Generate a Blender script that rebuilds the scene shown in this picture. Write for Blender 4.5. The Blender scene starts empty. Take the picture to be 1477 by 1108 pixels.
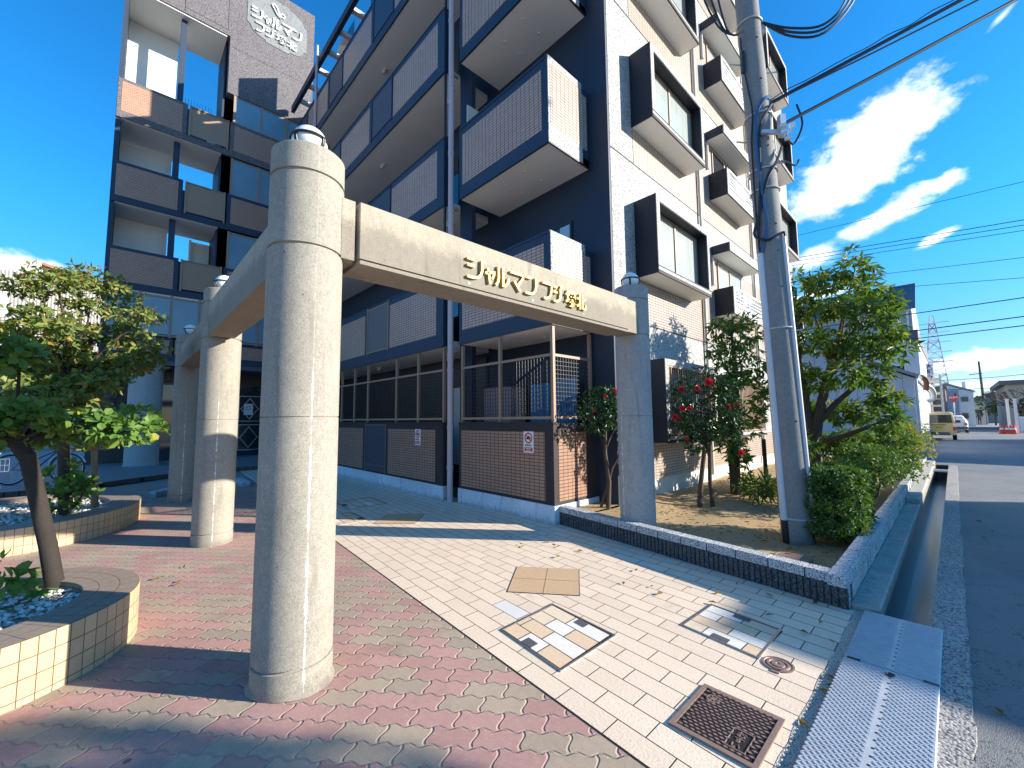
import bpy, math, random
from mathutils import Vector, Matrix
R = math.radians
C = bpy.context.scene.collection
sc = bpy.context.scene
random.seed(7)

# ------------------------------------------------------------------ camera, sky, sun, exposure
F_PX, W_PX = 599.6, 1477.0
YAW, PITCH, ROLL = R(46.624), R(4.773), R(-0.517)
cam_d = bpy.data.cameras.new("camera"); cam = bpy.data.objects.new("camera", cam_d); C.objects.link(cam)
fw = Vector((-math.sin(YAW)*math.cos(PITCH), math.cos(YAW)*math.cos(PITCH), math.sin(PITCH)))
r0 = Vector((math.cos(YAW), math.sin(YAW), 0)); u0 = r0.cross(fw)
rr = r0*math.cos(ROLL)+u0*math.sin(ROLL); uu = -r0*math.sin(ROLL)+u0*math.cos(ROLL)
M = Matrix((rr, uu, -fw)).transposed().to_4x4(); M.translation = (0, 0, 1.5)
cam.matrix_world = M
cam_d.sensor_width = 36; cam_d.lens = F_PX/W_PX*36
cam_d.clip_start = .05; cam_d.clip_end = 4000
sc.camera = cam

SUN_AZ, SUN_EL = 39.0, 20.4            # azimuth from +X towards +Y
sd = Vector((math.cos(R(SUN_AZ))*math.cos(R(SUN_EL)), math.sin(R(SUN_AZ))*math.cos(R(SUN_EL)), math.sin(R(SUN_EL))))
sun_d = bpy.data.lights.new("sun", 'SUN'); sun_d.energy = 5.0; sun_d.angle = R(.5); sun_d.color = (1, .93, .82)
sun = bpy.data.objects.new("sun", sun_d); C.objects.link(sun)
sun.rotation_euler = sd.to_track_quat('Z', 'Y').to_euler(); sun.location = (20, 16, 14)
sc.view_settings.view_transform = 'Standard'; sc.view_settings.look = 'None'
sc.view_settings.exposure = 0.97; sc.view_settings.gamma = 1

class NT:
    """small wrapper for building node trees"""
    def __init__(s, tree):
        s.t = tree; s.n = tree.nodes; s.l = tree.links
    def add(s, kind, **kw):
        nd = s.n.new(kind)
        for k, v in kw.items(): setattr(nd, k, v)
        return nd
    def put(s, sock, v):
        if v is None: return
        if hasattr(v, 'is_output') or isinstance(v, bpy.types.NodeSocket): s.l.new(v, sock)
        else:
            if isinstance(v, (tuple, list)) and len(v) == 3 and sock.type == 'RGBA': v = (*v, 1)
            sock.default_value = v
    def m(s, op, a, b=None, c=None, clamp=False):
        nd = s.add('ShaderNodeMath', operation=op, use_clamp=clamp)
        s.put(nd.inputs[0], a); s.put(nd.inputs[1], b); s.put(nd.inputs[2], c)
        return nd.outputs[0]
    def mix(s, f, a, b, mode='MIX'):
        nd = s.add('ShaderNodeMix', data_type='RGBA', blend_type=mode)
        s.put(nd.inputs[0], f); s.put(nd.inputs[6], a); s.put(nd.inputs[7], b)
        return nd.outputs[2]
    def noise(s, vec, scale, detail=3, rough=.55, out=0):
        nd = s.add('ShaderNodeTexNoise'); nd.inputs['Scale'].default_value = scale
        nd.inputs['Detail'].default_value = detail; nd.inputs['Roughness'].default_value = rough
        if vec is not None: s.l.new(vec, nd.inputs['Vector'])
        return nd.outputs[out]
    def vor(s, vec, scale, out='Distance', feature='F1'):
        nd = s.add('ShaderNodeTexVoronoi', feature=feature); nd.inputs['Scale'].default_value = scale
        if vec is not None: s.l.new(vec, nd.inputs['Vector'])
        return nd.outputs[out]
    def step(s, v, a, b):
        nd = s.add('ShaderNodeMapRange', interpolation_type='SMOOTHSTEP')
        s.put(nd.inputs[0], v); nd.inputs[1].default_value = a; nd.inputs[2].default_value = b
        return nd.outputs[0]
    def pos(s):
        return s.add('ShaderNodeNewGeometry').outputs['Position']
    def obj(s):
        return s.add('ShaderNodeTexCoord').outputs['Object']
    def xyz(s, v):
        nd = s.add('ShaderNodeSeparateXYZ'); s.l.new(v, nd.inputs[0]); return nd.outputs
    def comb(s, x, y, z=0.0):
        nd = s.add('ShaderNodeCombineXYZ'); s.put(nd.inputs[0], x); s.put(nd.inputs[1], y); s.put(nd.inputs[2], z); return nd.outputs[0]
    def bump(s, h, strength=.5, dist=.01, normal=None):
        nd = s.add('ShaderNodeBump'); nd.inputs['Strength'].default_value = strength; nd.inputs['Distance'].default_value = dist
        s.put(nd.inputs['Height'], h)
        if normal is not None: s.l.new(normal, nd.inputs['Normal'])
        return nd.outputs[0]
    def white(s, vec):
        nd = s.add('ShaderNodeTexWhiteNoise', noise_dimensions='3D'); s.l.new(vec, nd.inputs['Vector']); return nd.outputs['Value']

# world: Nishita sky with procedural clouds placed by direction
w = bpy.data.worlds.new("World"); sc.world = w; w.use_nodes = True
T = NT(w.node_tree); T.n.clear()
sky = T.add('ShaderNodeTexSky', sky_type='NISHITA'); sky.sun_disc = False
sky.sun_elevation = R(SUN_EL); sky.sun_rotation = R(90-SUN_AZ); sky.altitude = 0
sky.air_density = 1.0; sky.dust_density = .25; sky.ozone_density = 3.0
hs = T.add('ShaderNodeHueSaturation'); hs.inputs['Saturation'].default_value = 1.25; hs.inputs['Value'].default_value = 1.0
T.l.new(sky.outputs[0], hs.inputs['Color'])
gen = T.add('ShaderNodeTexCoord').outputs['Generated']
nv = T.add('ShaderNodeVectorMath', operation='NORMALIZE'); T.l.new(gen, nv.inputs[0]); gdir = nv.outputs[0]
mp = T.add('ShaderNodeMapping'); T.l.new(gdir, mp.inputs[0]); mp.inputs['Scale'].default_value = (1, 1, 1.5)
n1 = T.noise(mp.outputs[0], 6.5, 9, .62); n2 = T.noise(mp.outputs[0], 3.0, 5, .6)
n3 = T.noise(mp.outputs[0], 22, 6, .6)
nn = T.m('ADD', T.m('ADD', T.m('MULTIPLY', T.m('SUBTRACT', n1, .5), 3.2), T.m('MULTIPLY', T.m('SUBTRACT', n3, .5), 1.3)), T.m('MULTIPLY', T.m('SUBTRACT', n2, .5), 1.2))
def cloud(az, el, wa, wb, tilt, amp=1.0):
    c = Vector((math.cos(R(az))*math.cos(R(el)), math.sin(R(az))*math.cos(R(el)), math.sin(R(el))))
    right = c.cross(Vector((0, 0, 1))).normalized(); up = right.cross(c)
    a = right*math.cos(R(tilt))+up*math.sin(R(tilt)); b = -right*math.sin(R(tilt))+up*math.cos(R(tilt))
    def dot(v):
        nd = T.add('ShaderNodeVectorMath', operation='DOT_PRODUCT'); T.l.new(gdir, nd.inputs[0]); nd.inputs[1].default_value = v
        return nd.outputs['Value']
    qa = T.m('POWER', T.m('ABSOLUTE', T.m('DIVIDE', dot(a), wa)), 2.0); qb = T.m('POWER', T.m('ABSOLUTE', T.m('DIVIDE', dot(b), wb)), 2.0)
    front = T.m('GREATER_THAN', dot(c), 0.0)
    e = T.m('SUBTRACT', 1.0, T.m('SQRT', T.m('ADD', qa, qb)))
    e = T.m('MULTIPLY', T.m('ADD', e, T.m('MULTIPLY', nn, .85)), amp)
    return T.m('ADD', T.m('MULTIPLY', e, front), T.m('MULTIPLY', T.m('SUBTRACT', front, 1.0), 5.0))
CL = [(93.0, 27.3, .125, .066, 30, 1.0), (98.0, 24.4, .10, .066, 30, 1.0), (94.0, 19.8, .105, .024, 24, 1.0), (100.5, 17.3, .08, .025, 15, .9), (99, 13.5, .06, .012, 5, .8), (85.0, 5.2, .11, .018, 3, 1.1),
      (80, 3.0, .2, .012, 2, .9), (-174.5, 13.2, .14, .028, -3, 1.1), (84.4, 32.5, .03, .008, 35, .7), (90, 16.8, .03, .008, 20, .7),
      (120, 14, .2, .03, 5, .9), (60, 22, .25, .06, 10, .9), (30, 18, .3, .05, 5, .9), (160, 9, .2, .03, 0, .9), (-120, 12, .3, .04, 0, .9)]
cm = None
for c in CL:
    v = cloud(*c); cm = v if cm is None else T.m('MAXIMUM', cm, v)
cmask = T.step(cm, 0.0, .75)
shade = T.step(T.noise(mp.outputs[0], 5.0, 4, .5), .3, .7)
ccol = T.mix(shade, (4.6, 5.4, 6.6), (9.6, 9.8, 10.0))
gz = T.xyz(gdir)[2]; hz = T.step(gz, -.02, .42)
tint = T.mix(1.0, hs.outputs[0], T.mix(hz, (.60, .62, .80), (.36, 1.12, 1.34)), 'MULTIPLY')
skyc = T.mix(cmask, tint, ccol)
bg = T.add('ShaderNodeBackground'); T.l.new(skyc, bg.inputs[0]); bg.inputs[1].default_value = .115
wo = T.add('ShaderNodeOutputWorld'); T.l.new(bg.outputs[0], wo.inputs[0])

# ------------------------------------------------------------------ mesh and object helpers
ORG = {}
class MB:
    def __init__(s): s.v = []; s.f = []; s.cut = []
    def add(s, vs, fs):
        o = len(s.v); s.cut.append((o, len(s.f))); s.v += [tuple(p) for p in vs]; s.f += [tuple(i+o for i in f) for f in fs]; return s
    def box(s, x0, x1, y0, y1, z0, z1):
        return s.add([(x0,y0,z0),(x1,y0,z0),(x1,y1,z0),(x0,y1,z0),(x0,y0,z1),(x1,y0,z1),(x1,y1,z1),(x0,y1,z1)],
                     [(0,3,2,1),(4,5,6,7),(0,1,5,4),(1,2,6,5),(2,3,7,6),(3,0,4,7)])
    def bbox(s, x0, x1, y0, y1, z0, z1, b=.01):
        """box with bevelled vertical and top edges"""
        def ring(d, z): return [(x0+d+b,y0+d,z),(x1-d-b,y0+d,z),(x1-d,y0+d+b,z),(x1-d,y1-d-b,z),(x1-d-b,y1-d,z),(x0+d+b,y1-d,z),(x0+d,y1-d-b,z),(x0+d,y0+d+b,z)]
        vs = ring(0, z0)+ring(0, z1-b)+ring(b, z1)
        fs = [tuple(range(7,-1,-1)), tuple(range(16,24))]
        for k in (0, 8):
            for i in range(8): j = (i+1) % 8; fs.append((k+i, k+j, k+8+j, k+8+i))
        return s.add(vs, fs)
    def obox(s, c, a, b, d, ha, hb, hd):
        """oriented box: centre, three axes, half sizes"""
        c, a, b, d = Vector(c), Vector(a), Vector(b), Vector(d)
        vs = [c+a*(ha*i)+b*(hb*j)+d*(hd*k) for k in (-1,1) for i, j in ((-1,-1),(1,-1),(1,1),(-1,1))]
        return s.add(vs, [(0,3,2,1),(4,5,6,7),(0,1,5,4),(1,2,6,5),(2,3,7,6),(3,0,4,7)])
    def bar(s, p, q, wd, up=(0,0,1)):
        p, q = Vector(p), Vector(q); d = q-p; L = d.length; d.normalize()
        u = Vector(up)
        if abs(d.dot(u)) > .95: u = Vector((1,0,0))
        a = d.cross(u).normalized(); b = a.cross(d)
        return s.obox((p+q)/2, d, a, b, L/2, wd/2, wd/2)
    def tube(s, pts, rad, n=8, cap=True):
        pts = [Vector(p) for p in pts]; m = len(pts)
        rads = rad if isinstance(rad, (list, tuple)) else [rad]*m
        o = len(s.v); prev = None
        for i, p in enumerate(pts):
            d = (pts[min(i+1, m-1)]-pts[max(i-1, 0)]).normalized()
            if prev is None:
                u = Vector((0,0,1)) if abs(d.z) < .9 else Vector((1,0,0)); a = d.cross(u).normalized()
            else: a = (prev-d*prev.dot(d)).normalized()
            prev = a; b = d.cross(a)
            for k in range(n):
                t = 2*math.pi*k/n; s.v.append(tuple(p+(a*math.cos(t)+b*math.sin(t))*rads[i]))
        for i in range(m-1):
            for k in range(n):
                k2 = (k+1) % n; s.f.append((o+i*n+k, o+i*n+k2, o+(i+1)*n+k2, o+(i+1)*n+k))
        if cap:
            s.f.append(tuple(o+k for k in range(n-1, -1, -1))); s.f.append(tuple(o+(m-1)*n+k for k in range(n)))
        return s
    def lathe(s, c, prof, n=24):
        """profile [(r,z)] about a vertical axis at c"""
        o = len(s.v); m = len(prof)
        for r_, z in prof:
            for k in range(n):
                t = 2*math.pi*k/n; s.v.append((c[0]+r_*math.cos(t), c[1]+r_*math.sin(t), z))
        for i in range(m-1):
            for k in range(n):
                k2 = (k+1) % n; s.f.append((o+i*n+k, o+i*n+k2, o+(i+1)*n+k2, o+(i+1)*n+k))
        if prof[0][0] > 1e-4: s.f.append(tuple(o+k for k in range(n-1, -1, -1)))
        if prof[-1][0] > 1e-4: s.f.append(tuple(o+(m-1)*n+k for k in range(n)))
        return s
    def prism(s, poly, O, u, v, nrm, d0, d1):
        """2-D polygon in plane O,u,v extruded between d0 and d1 along nrm"""
        O, u, v, nrm = Vector(O), Vector(u), Vector(v), Vector(nrm); n = len(poly)
        vs = [O+u*a+v*b+nrm*d0 for a, b in poly]+[O+u*a+v*b+nrm*d1 for a, b in poly]
        return s.add(vs, [tuple(range(n-1, -1, -1)), tuple(range(n, 2*n))]+[(i, (i+1) % n, n+(i+1) % n, n+i) for i in range(n)])
    def flat(s, poly, z):
        n = len(poly); return s.add([(a, b, z) for a, b in poly], [tuple(range(n))])
    def stroke(s, pts, wd, O, u, v, nrm, d0, d1):
        """2-D polyline with width, mitred, extruded"""
        P = [Vector((a, b)) for a, b in pts]; Lf = []; Rt = []
        for i, p in enumerate(P):
            d1_ = (P[i]-P[i-1]).normalized() if i else None; d2_ = (P[i+1]-P[i]).normalized() if i < len(P)-1 else None
            d = (d1_+d2_).normalized() if d1_ and d2_ else (d1_ or d2_)
            k = 1/max(.5, d.dot(d1_ or d2_)); nn_ = Vector((-d.y, d.x))*(wd/2*k)
            Lf.append(p+nn_); Rt.append(p-nn_)
        for i in range(len(P)-1):
            s.prism([tuple(Lf[i]), tuple(Rt[i]), tuple(Rt[i+1]), tuple(Lf[i+1])][::-1], O, u, v, nrm, d0, d1)
        return s
    def text(s, body, size, O, u, v, nrm, depth, bold=0.0, align='LEFT'):
        cu = bpy.data.curves.new('lettering_source', 'FONT'); cu.body = body; cu.size = size; cu.extrude = depth; cu.offset = bold; cu.align_x = align; cu.resolution_u = 3
        o = bpy.data.objects.new('lettering_source', cu); C.objects.link(o)
        me = bpy.data.meshes.new_from_object(o.evaluated_get(bpy.context.evaluated_depsgraph_get()))
        O, u, v, nrm = Vector(O), Vector(u), Vector(v), Vector(nrm)
        s.add([O+u*p.co.x+v*p.co.y+nrm*p.co.z for p in me.vertices], [tuple(p.vertices) for p in me.polygons])
        bpy.data.objects.remove(o); bpy.data.curves.remove(cu); bpy.data.meshes.remove(me)
        return s
    def build(s, name, mat, parent=None, smooth=False, loc=None, ang=None):
        off = Vector(ORG.get(parent.name, (0,0,0))) if parent else Vector(loc or (0,0,0))
        me = bpy.data.meshes.new(name); me.from_pydata([tuple(Vector(p)-off) for p in s.v], [], s.f); me.update()
        o = bpy.data.objects.new(name, me); C.objects.link(o)
        if mat: me.materials.append(mat)
        if smooth:
            for p in me.polygons: p.use_smooth = True
            try: me.set_sharp_from_angle(angle=R(ang or 40))
            except Exception: pass
        if parent: o.parent = parent
        else: o.location = off
        ORG[o.name] = tuple(off)
        return o
def _each(s, name, mat, parent, **kw):
    ends = s.cut[1:]+[(len(s.v), len(s.f))]; out = None
    for (v0, f0), (v1, f1) in zip(s.cut, ends):
        q = MB(); q.v = s.v[v0:v1]; q.f = [tuple(i-v0 for i in f) for f in s.f[f0:f1]]; out = q.build(name, mat, parent, **kw)
    return out
MB.build_each = _each
def tag(o, label, cat, group=None):
    o['label'] = label; o['category'] = cat
    if group: o['group'] = group
    return o
def thing(name, label, cat, loc, group=None):
    o = bpy.data.objects.new(name, None); C.objects.link(o); o.location = loc; o.empty_display_size = .2
    ORG[o.name] = tuple(loc); return tag(o, label, cat, group)
def struct(o, kind='structure'): o['kind'] = kind; return o
def copy_tree(o, parent=None):
    c = o.copy(); C.objects.link(c); ORG[c.name] = ORG.get(o.name, (0,0,0))
    if parent: c.parent = parent
    for ch in list(o.children): copy_tree(ch, c)
    return c

# ------------------------------------------------------------------ materials
MATS = {}
def mat(name):
    m = bpy.data.materials.new(name); m.use_nodes = True; t = NT(m.node_tree); t.n.clear()
    t.b = t.add('ShaderNodeBsdfPrincipled'); o = t.add('ShaderNodeOutputMaterial'); t.l.new(t.b.outputs[0], o.inputs[0]); t.o = o; MATS[name] = m
    return m, t
def fin(t, col, rough=.7, nrm=None, metal=0, spec=.5, coat=0):
    t.put(t.b.inputs['Base Color'], col); t.put(t.b.inputs['Roughness'], rough); t.put(t.b.inputs['Metallic'], metal)
    t.b.inputs['Specular IOR Level'].default_value = spec; t.b.inputs['Coat Weight'].default_value = coat
    if nrm is not None: t.l.new(nrm, t.b.inputs['Normal'])
def simple(name, col, rough=.6, metal=0, var=.12, scale=8, spec=.5, bump=0, coat=0):
    m, t = mat(name); p = t.obj(); n = t.noise(p, scale, 4, .6)
    f = t.m('MULTIPLY_ADD', t.m('SUBTRACT', n, .5), 2*var, 1.0)
    c = t.mix(1.0, col, t.comb(f, f, f), 'MULTIPLY')
    fin(t, c, rough, t.bump(t.noise(p, scale*14, 2), bump, .004) if bump else None, metal, spec, coat); return m

def tile_mat(name, du, dv, col, grout, gap=.105, var=.14, rough=.35, offset=False):
    m, t = mat(name); x, y, z = t.xyz(t.pos())
    u = t.m('DIVIDE', t.m('ADD', x, y), du); v = t.m('DIVIDE', z, dv)
    if offset: u = t.m('ADD', u, t.m('MULTIPLY', t.m('FLOOR', v), .5))
    def edge(a, g): return t.m('MINIMUM', t.m('FRACT', a), t.m('SUBTRACT', 1.0, t.m('FRACT', a)))
    eu = t.m('MULTIPLY', edge(u, 0), du); ev = t.m('MULTIPLY', edge(v, 0), dv)
    e = t.m('MINIMUM', eu, ev); mask = t.step(e, gap*dv*.6, gap*dv*1.1)
    rnd = t.white(t.comb(t.m('FLOOR', u), t.m('FLOOR', v), 0.0))
    big = t.noise(t.pos(), 1.3, 3)
    k = t.m('ADD', t.m('MULTIPLY_ADD', rnd, var, 1-var/2), t.m('MULTIPLY', t.m('SUBTRACT', big, .5), .25))
    c = t.mix(mask, grout, t.mix(1.0, col, t.comb(k, k, k), 'MULTIPLY'))
    fin(t, c, t.m('MULTIPLY_ADD', mask, rough-.9, .9), t.bump(mask, .6, .004), spec=.4); return m
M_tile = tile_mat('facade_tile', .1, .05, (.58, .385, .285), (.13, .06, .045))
M_tiles = tile_mat('sunlit_facade_tile', .1, .05, (.46, .375, .305), (.17, .105, .075))  # copy of the facade tile, its colour set apart for sunlit faces
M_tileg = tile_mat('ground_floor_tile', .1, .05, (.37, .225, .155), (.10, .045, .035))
M_tileb = tile_mat('tower_tile', .1, .05, (.50, .30, .205), (.17, .08, .055), offset=True)

def granite(name, base, dark, light, sc_=70, mix1=.5, rough=.75, bumps=.5, tint=.25):
    m, t = mat(name); p = t.pos()
    a = t.noise(p, sc_, 2, .6); b = t.noise(p, sc_*2.3, 1, .5); big = t.noise(p, .9, 5, .6)
    c = t.mix(t.step(a, .52, .60), base, dark); c = t.mix(t.step(b, .58, .66), c, light)
    k = t.m('MULTIPLY_ADD', t.m('SUBTRACT', big, .5), tint*2, 1.0)
    c = t.mix(1.0, c, t.comb(k, k, k), 'MULTIPLY'); x, y, z = t.xyz(p)
    stk = t.step(t.noise(t.comb(t.m('MULTIPLY', x, 4.0), t.m('MULTIPLY', y, 4.0), t.m('MULTIPLY', z, .35)), 2.4, 5, .7), .52, .74); c = t.mix(t.m('MULTIPLY', stk, .3), c, dark)
    fin(t, c, rough, t.bump(a, bumps, .004)); return m
M_lgran = granite('light_granite_spray', (.43, .415, .395), (.10, .097, .095), (.56, .55, .535), 42)
M_dgran = granite('dark_and_shaded_granite_spray', (.020, .040, .076), (.012, .023, .044), (.036, .062, .10), 60, rough=.6, bumps=.3)
M_tgran = granite('tower_granite_spray', (.135, .12, .125), (.05, .048, .055), (.27, .245, .245), 24, bumps=.4)
M_navy = granite('navy_wall_paint', (.013, .028, .058), (.008, .015, .032), (.022, .04, .072), 80, bumps=.3, rough=.6)
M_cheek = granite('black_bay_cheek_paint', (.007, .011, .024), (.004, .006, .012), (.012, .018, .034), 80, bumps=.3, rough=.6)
M_brown = granite('dark_brown_frame_paint', (.035, .026, .026), (.018, .014, .015), (.06, .048, .045), 90, bumps=.3)

def concrete(name, col, seam=None, rough=.85):
    m, t = mat(name); p = t.pos(); ob = t.obj(); x, y, z = t.xyz(ob)
    big = t.noise(p, 2.2, 6, .6); fine = t.noise(p, 115, 2, .7); mid = t.noise(p, 22, 4, .65)
    k = t.m('ADD', t.m('ADD', 1.0, t.m('MULTIPLY', t.m('SUBTRACT', big, .5), .42)), t.m('ADD', t.m('MULTIPLY', t.m('SUBTRACT', fine, .5), 1.15), t.m('MULTIPLY', t.m('SUBTRACT', mid, .5), .5)))
    c = t.mix(1.0, col, t.comb(k, k, k), 'MULTIPLY')
    pit = t.step(t.vor(p, 15), .09, .06); pn = t.step(t.noise(p, 6, 2), .56, .63)
    pits = t.m('MULTIPLY', pit, pn)
    c = t.mix(pits, c, (.06, .055, .05))
    stain = t.step(t.noise(t.comb(t.m('MULTIPLY', x, 5.0), t.m('MULTIPLY', y, 5.0), t.m('MULTIPLY', z, .6)), 2.2, 5, .65), .55, .75)
    c = t.mix(t.m('MULTIPLY', stain, .62), c, (.19, .165, .13)); grime = t.m('MULTIPLY', t.step(t.m('ADD', z, t.m('MULTIPLY', t.noise(p, 9, 4, .7), .25)), .24, .10), .5); c = t.mix(grime, c, (.13, .115, .095))
    if seam is not None:
        ang = t.m('ARCTAN2', y, x); d = t.m('ABSOLUTE', t.m('SUBTRACT', ang, seam))
        ragged = t.m('MULTIPLY_ADD', t.noise(p, 13, 6, .75), .24, -.10)
        ragged = t.m('MULTIPLY', ragged, t.step(z, 2.3, 1.2))
        s_ = t.step(t.m('SUBTRACT', t.m('MAXIMUM', ragged, t.m('MULTIPLY_ADD', t.noise(p, 40, 2), .012, -.003)), d), -.006, .014)
        c = t.mix(t.m('MULTIPLY', s_, .85), c, (.74, .73, .70))
    fin(t, c, rough, t.bump(t.m('SUBTRACT', t.m('ADD', fine, t.m('MULTIPLY', mid, .6)), t.m('MULTIPLY', pits, 2.0)), .35, .003), spec=.3); return m
M_conc = concrete('beam_concrete', (.40, .345, .26))
M_pil = concrete('pillar_concrete', (.325, .295, .24), seam=-.02)
M_pil4 = concrete('shaded_pillar_concrete', (.36, .35, .33), seam=-1.9)  # greyed copy of the pillar concrete, shade put into its colour
M_ccol = concrete('column_concrete', (.42, .41, .39))
M_pole = concrete('pole_concrete', (.25, .245, .235))
M_plast = concrete('plaster_base', (.60, .69, .76))
M_kerb = concrete('kerb_concrete', (.40, .38, .34))

# brick paving (zig-zag interlocking blocks)
def m_paver():
    m, t = mat('interlocking_block_paving'); p = t.pos(); x, y, z = t.xyz(p)
    D = (.743, .669)
    wob = t.m('MULTIPLY', t.m('SUBTRACT', t.noise(p, 9, 2), .5), .006)
    s = t.m('ADD', t.m('ADD', t.m('MULTIPLY', x, D[0]), t.m('MULTIPLY', y, D[1])), wob); n = t.m('ADD', t.m('ADD', t.m('MULTIPLY', x, -D[1]), t.m('MULTIPLY', y, D[0])), wob)
    s = t.m('ADD', s, .581); n = t.m('SUBTRACT', n, 2.245)
    def zig(a, per, gain):
        ph = t.m('FRACT', t.m('DIVIDE', a, per)); tr = t.m('SUBTRACT', t.m('MULTIPLY', t.m('ABSOLUTE', t.m('SUBTRACT', ph, .5)), 4.0), 1.0)
        return t.m('MINIMUM', t.m('MAXIMUM', t.m('MULTIPLY', tr, gain), -1.0), 1.0)
    n2 = t.m('ADD', n, t.m('MULTIPLY', zig(t.m('ADD', s, .03), .111, 1.6), .0085))
    row = t.m('FLOOR', t.m('DIVIDE', n2, .118))
    fn = t.m('FRACT', t.m('DIVIDE', n2, .118))
    sw = t.m('SINE', t.m('MULTIPLY', fn, 2*math.pi))
    s2 = t.m('ADD', t.m('ADD', s, t.m('MULTIPLY', row, .111)), t.m('MULTIPLY', sw, .011))
    col = t.m('FLOOR', t.m('DIVIDE', s2, .222)); fs = t.m('FRACT', t.m('DIVIDE', s2, .222))
    en = t.m('MULTIPLY', t.m('MINIMUM', fn, t.m('SUBTRACT', 1.0, fn)), .118); es = t.m('MULTIPLY', t.m('MINIMUM', fs, t.m('SUBTRACT', 1.0, fs)), .222)
    e = t.m('MINIMUM', en, es)
    cell = t.comb(col, row, 0.0); r1 = t.white(cell); r2 = t.white(t.comb(row, col, 3.7))
    red = t.mix(r2, (.49, .285, .24), (.42, .24, .20)); gry = t.mix(r2, (.44, .335, .24), (.37, .285, .21))
    c = t.mix(t.m('GREATER_THAN', r1, .56), red, gry)
    fine = t.noise(p, 190, 2, .7); big = t.noise(p, 1.1, 5, .65); mid = t.noise(p, 30, 3)
    k = t.m('ADD', t.m('MULTIPLY_ADD', t.m('SUBTRACT', fine, .5), .55, 1.0), t.m('ADD', t.m('MULTIPLY', t.m('SUBTRACT', big, .5), .5), t.m('MULTIPLY', t.m('SUBTRACT', mid, .5), .3)))
    c = t.mix(1.0, c, t.comb(k, k, k), 'MULTIPLY')
    c = t.mix(t.step(t.noise(p, 120, 1), .70, .74), c, (.6, .55, .5))
    dirt = t.step(t.noise(p, 3.2, 6, .7), .54, .72); c = t.mix(t.m('MULTIPLY', dirt, .28), c, (.13, .10, .08)); gum = t.step(t.vor(p, 2.3), .045, .030); c = t.mix(t.m('MULTIPLY', gum, .75), c, (.07, .06, .055))
    joint = t.step(e, .0012, .0034); bev = t.step(e, .001, .009)
    sand = t.mix(t.noise(p, 5, 3), (.14, .11, .09), (.50, .43, .35))
    c = t.mix(joint, sand, c)
    h = t.m('ADD', bev, t.m('MULTIPLY', fine, .10))
    fin(t, c, .85, t.bump(h, .8, .006), spec=.3); return m
M_paver = m_paver()

def m_floor_tile():
    m, t = mat('beige_floor_tile'); p = t.pos(); x, y, z = t.xyz(p)
    a = -.07; ca, sa = math.cos(a), math.sin(a)
    v0 = t.m('ADD', t.m('MULTIPLY', x, -sa), t.m('MULTIPLY', y, ca)); v = t.m('DIVIDE', t.m('SUBTRACT', v0, 1.655), .1412)
    row = t.m('FLOOR', v); u = t.m('ADD', t.m('DIVIDE', t.m('ADD', x, 1.566), .3135), t.m('MULTIPLY', row, .5))
    fu = t.m('FRACT', u); fv = t.m('FRACT', v)
    e = t.m('MINIMUM', t.m('MULTIPLY', t.m('MINIMUM', fu, t.m('SUBTRACT', 1.0, fu)), .3135), t.m('MULTIPLY', t.m('MINIMUM', fv, t.m('SUBTRACT', 1.0, fv)), .1412))
    mask = t.step(e, .0022, .0042); r1 = t.white(t.comb(t.m('FLOOR', u), row, 1.0))
    fine = t.noise(p, 75, 3, .6); big = t.noise(p, 1.3, 5, .65)
    c = t.mix(r1, (.85, .675, .50), (.78, .615, .455))
    pale = t.m('GREATER_THAN', t.white(t.comb(t.m('FLOOR', u), row, 9.0)), .995)
    c = t.mix(pale, c, (.74, .70, .65))
    k = t.m('ADD', t.m('MULTIPLY_ADD', t.m('SUBTRACT', fine, .5), .5, 1.0), t.m('MULTIPLY', t.m('SUBTRACT', big, .5), .28))
    c = t.mix(1.0, c, t.comb(k, k, k), 'MULTIPLY'); dirt = t.step(t.noise(p, 2.6, 7, .72), .55, .74); c = t.mix(t.m('MULTIPLY', dirt, .30), c, (.30, .22, .15)); gum = t.step(t.vor(p, 2.0), .04, .026); c = t.mix(t.m('MULTIPLY', gum, .6), c, (.12, .10, .09)); c = t.mix(mask, (.05, .042, .042), c)
    fin(t, c, .6, t.bump(t.m('ADD', mask, t.m('MULTIPLY', fine, .5)), .7, .005), spec=.4); return m
M_ftile = m_floor_tile()
def m_planter_tile():
    m, t = mat('planter_wall_tile'); ob = t.pos(); x, y, z = t.xyz(ob)
    uv = t.add('ShaderNodeUVMap'); uv.uv_map = 'along'; uu_, vv_, _ = t.xyz(uv.outputs[0])
    fu = t.m('FRACT', t.m('DIVIDE', uu_, .072)); fv = t.m('FRACT', t.m('DIVIDE', vv_, .1))
    e = t.m('MINIMUM', t.m('MULTIPLY', t.m('MINIMUM', fu, t.m('SUBTRACT', 1.0, fu)), .072), t.m('MULTIPLY', t.m('MINIMUM', fv, t.m('SUBTRACT', 1.0, fv)), .1))
    mask = t.step(e, .0016, .003); r1 = t.white(t.comb(t.m('FLOOR', t.m('DIVIDE', uu_, .072)), t.m('FLOOR', t.m('DIVIDE', vv_, .1)), 2.0))
    k = t.m('ADD', t.m('MULTIPLY_ADD', r1, .16, .9), t.m('MULTIPLY', t.m('SUBTRACT', t.noise(ob, 40, 3), .5), .2))
    c = t.mix(1.0, (.58, .42, .25), t.comb(k, k, k), 'MULTIPLY'); c = t.mix(mask, (.13, .075, .04), c)
    fin(t, c, .55, t.bump(mask, .6, .004), spec=.4); return m
M_ptile = m_planter_tile()
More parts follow.
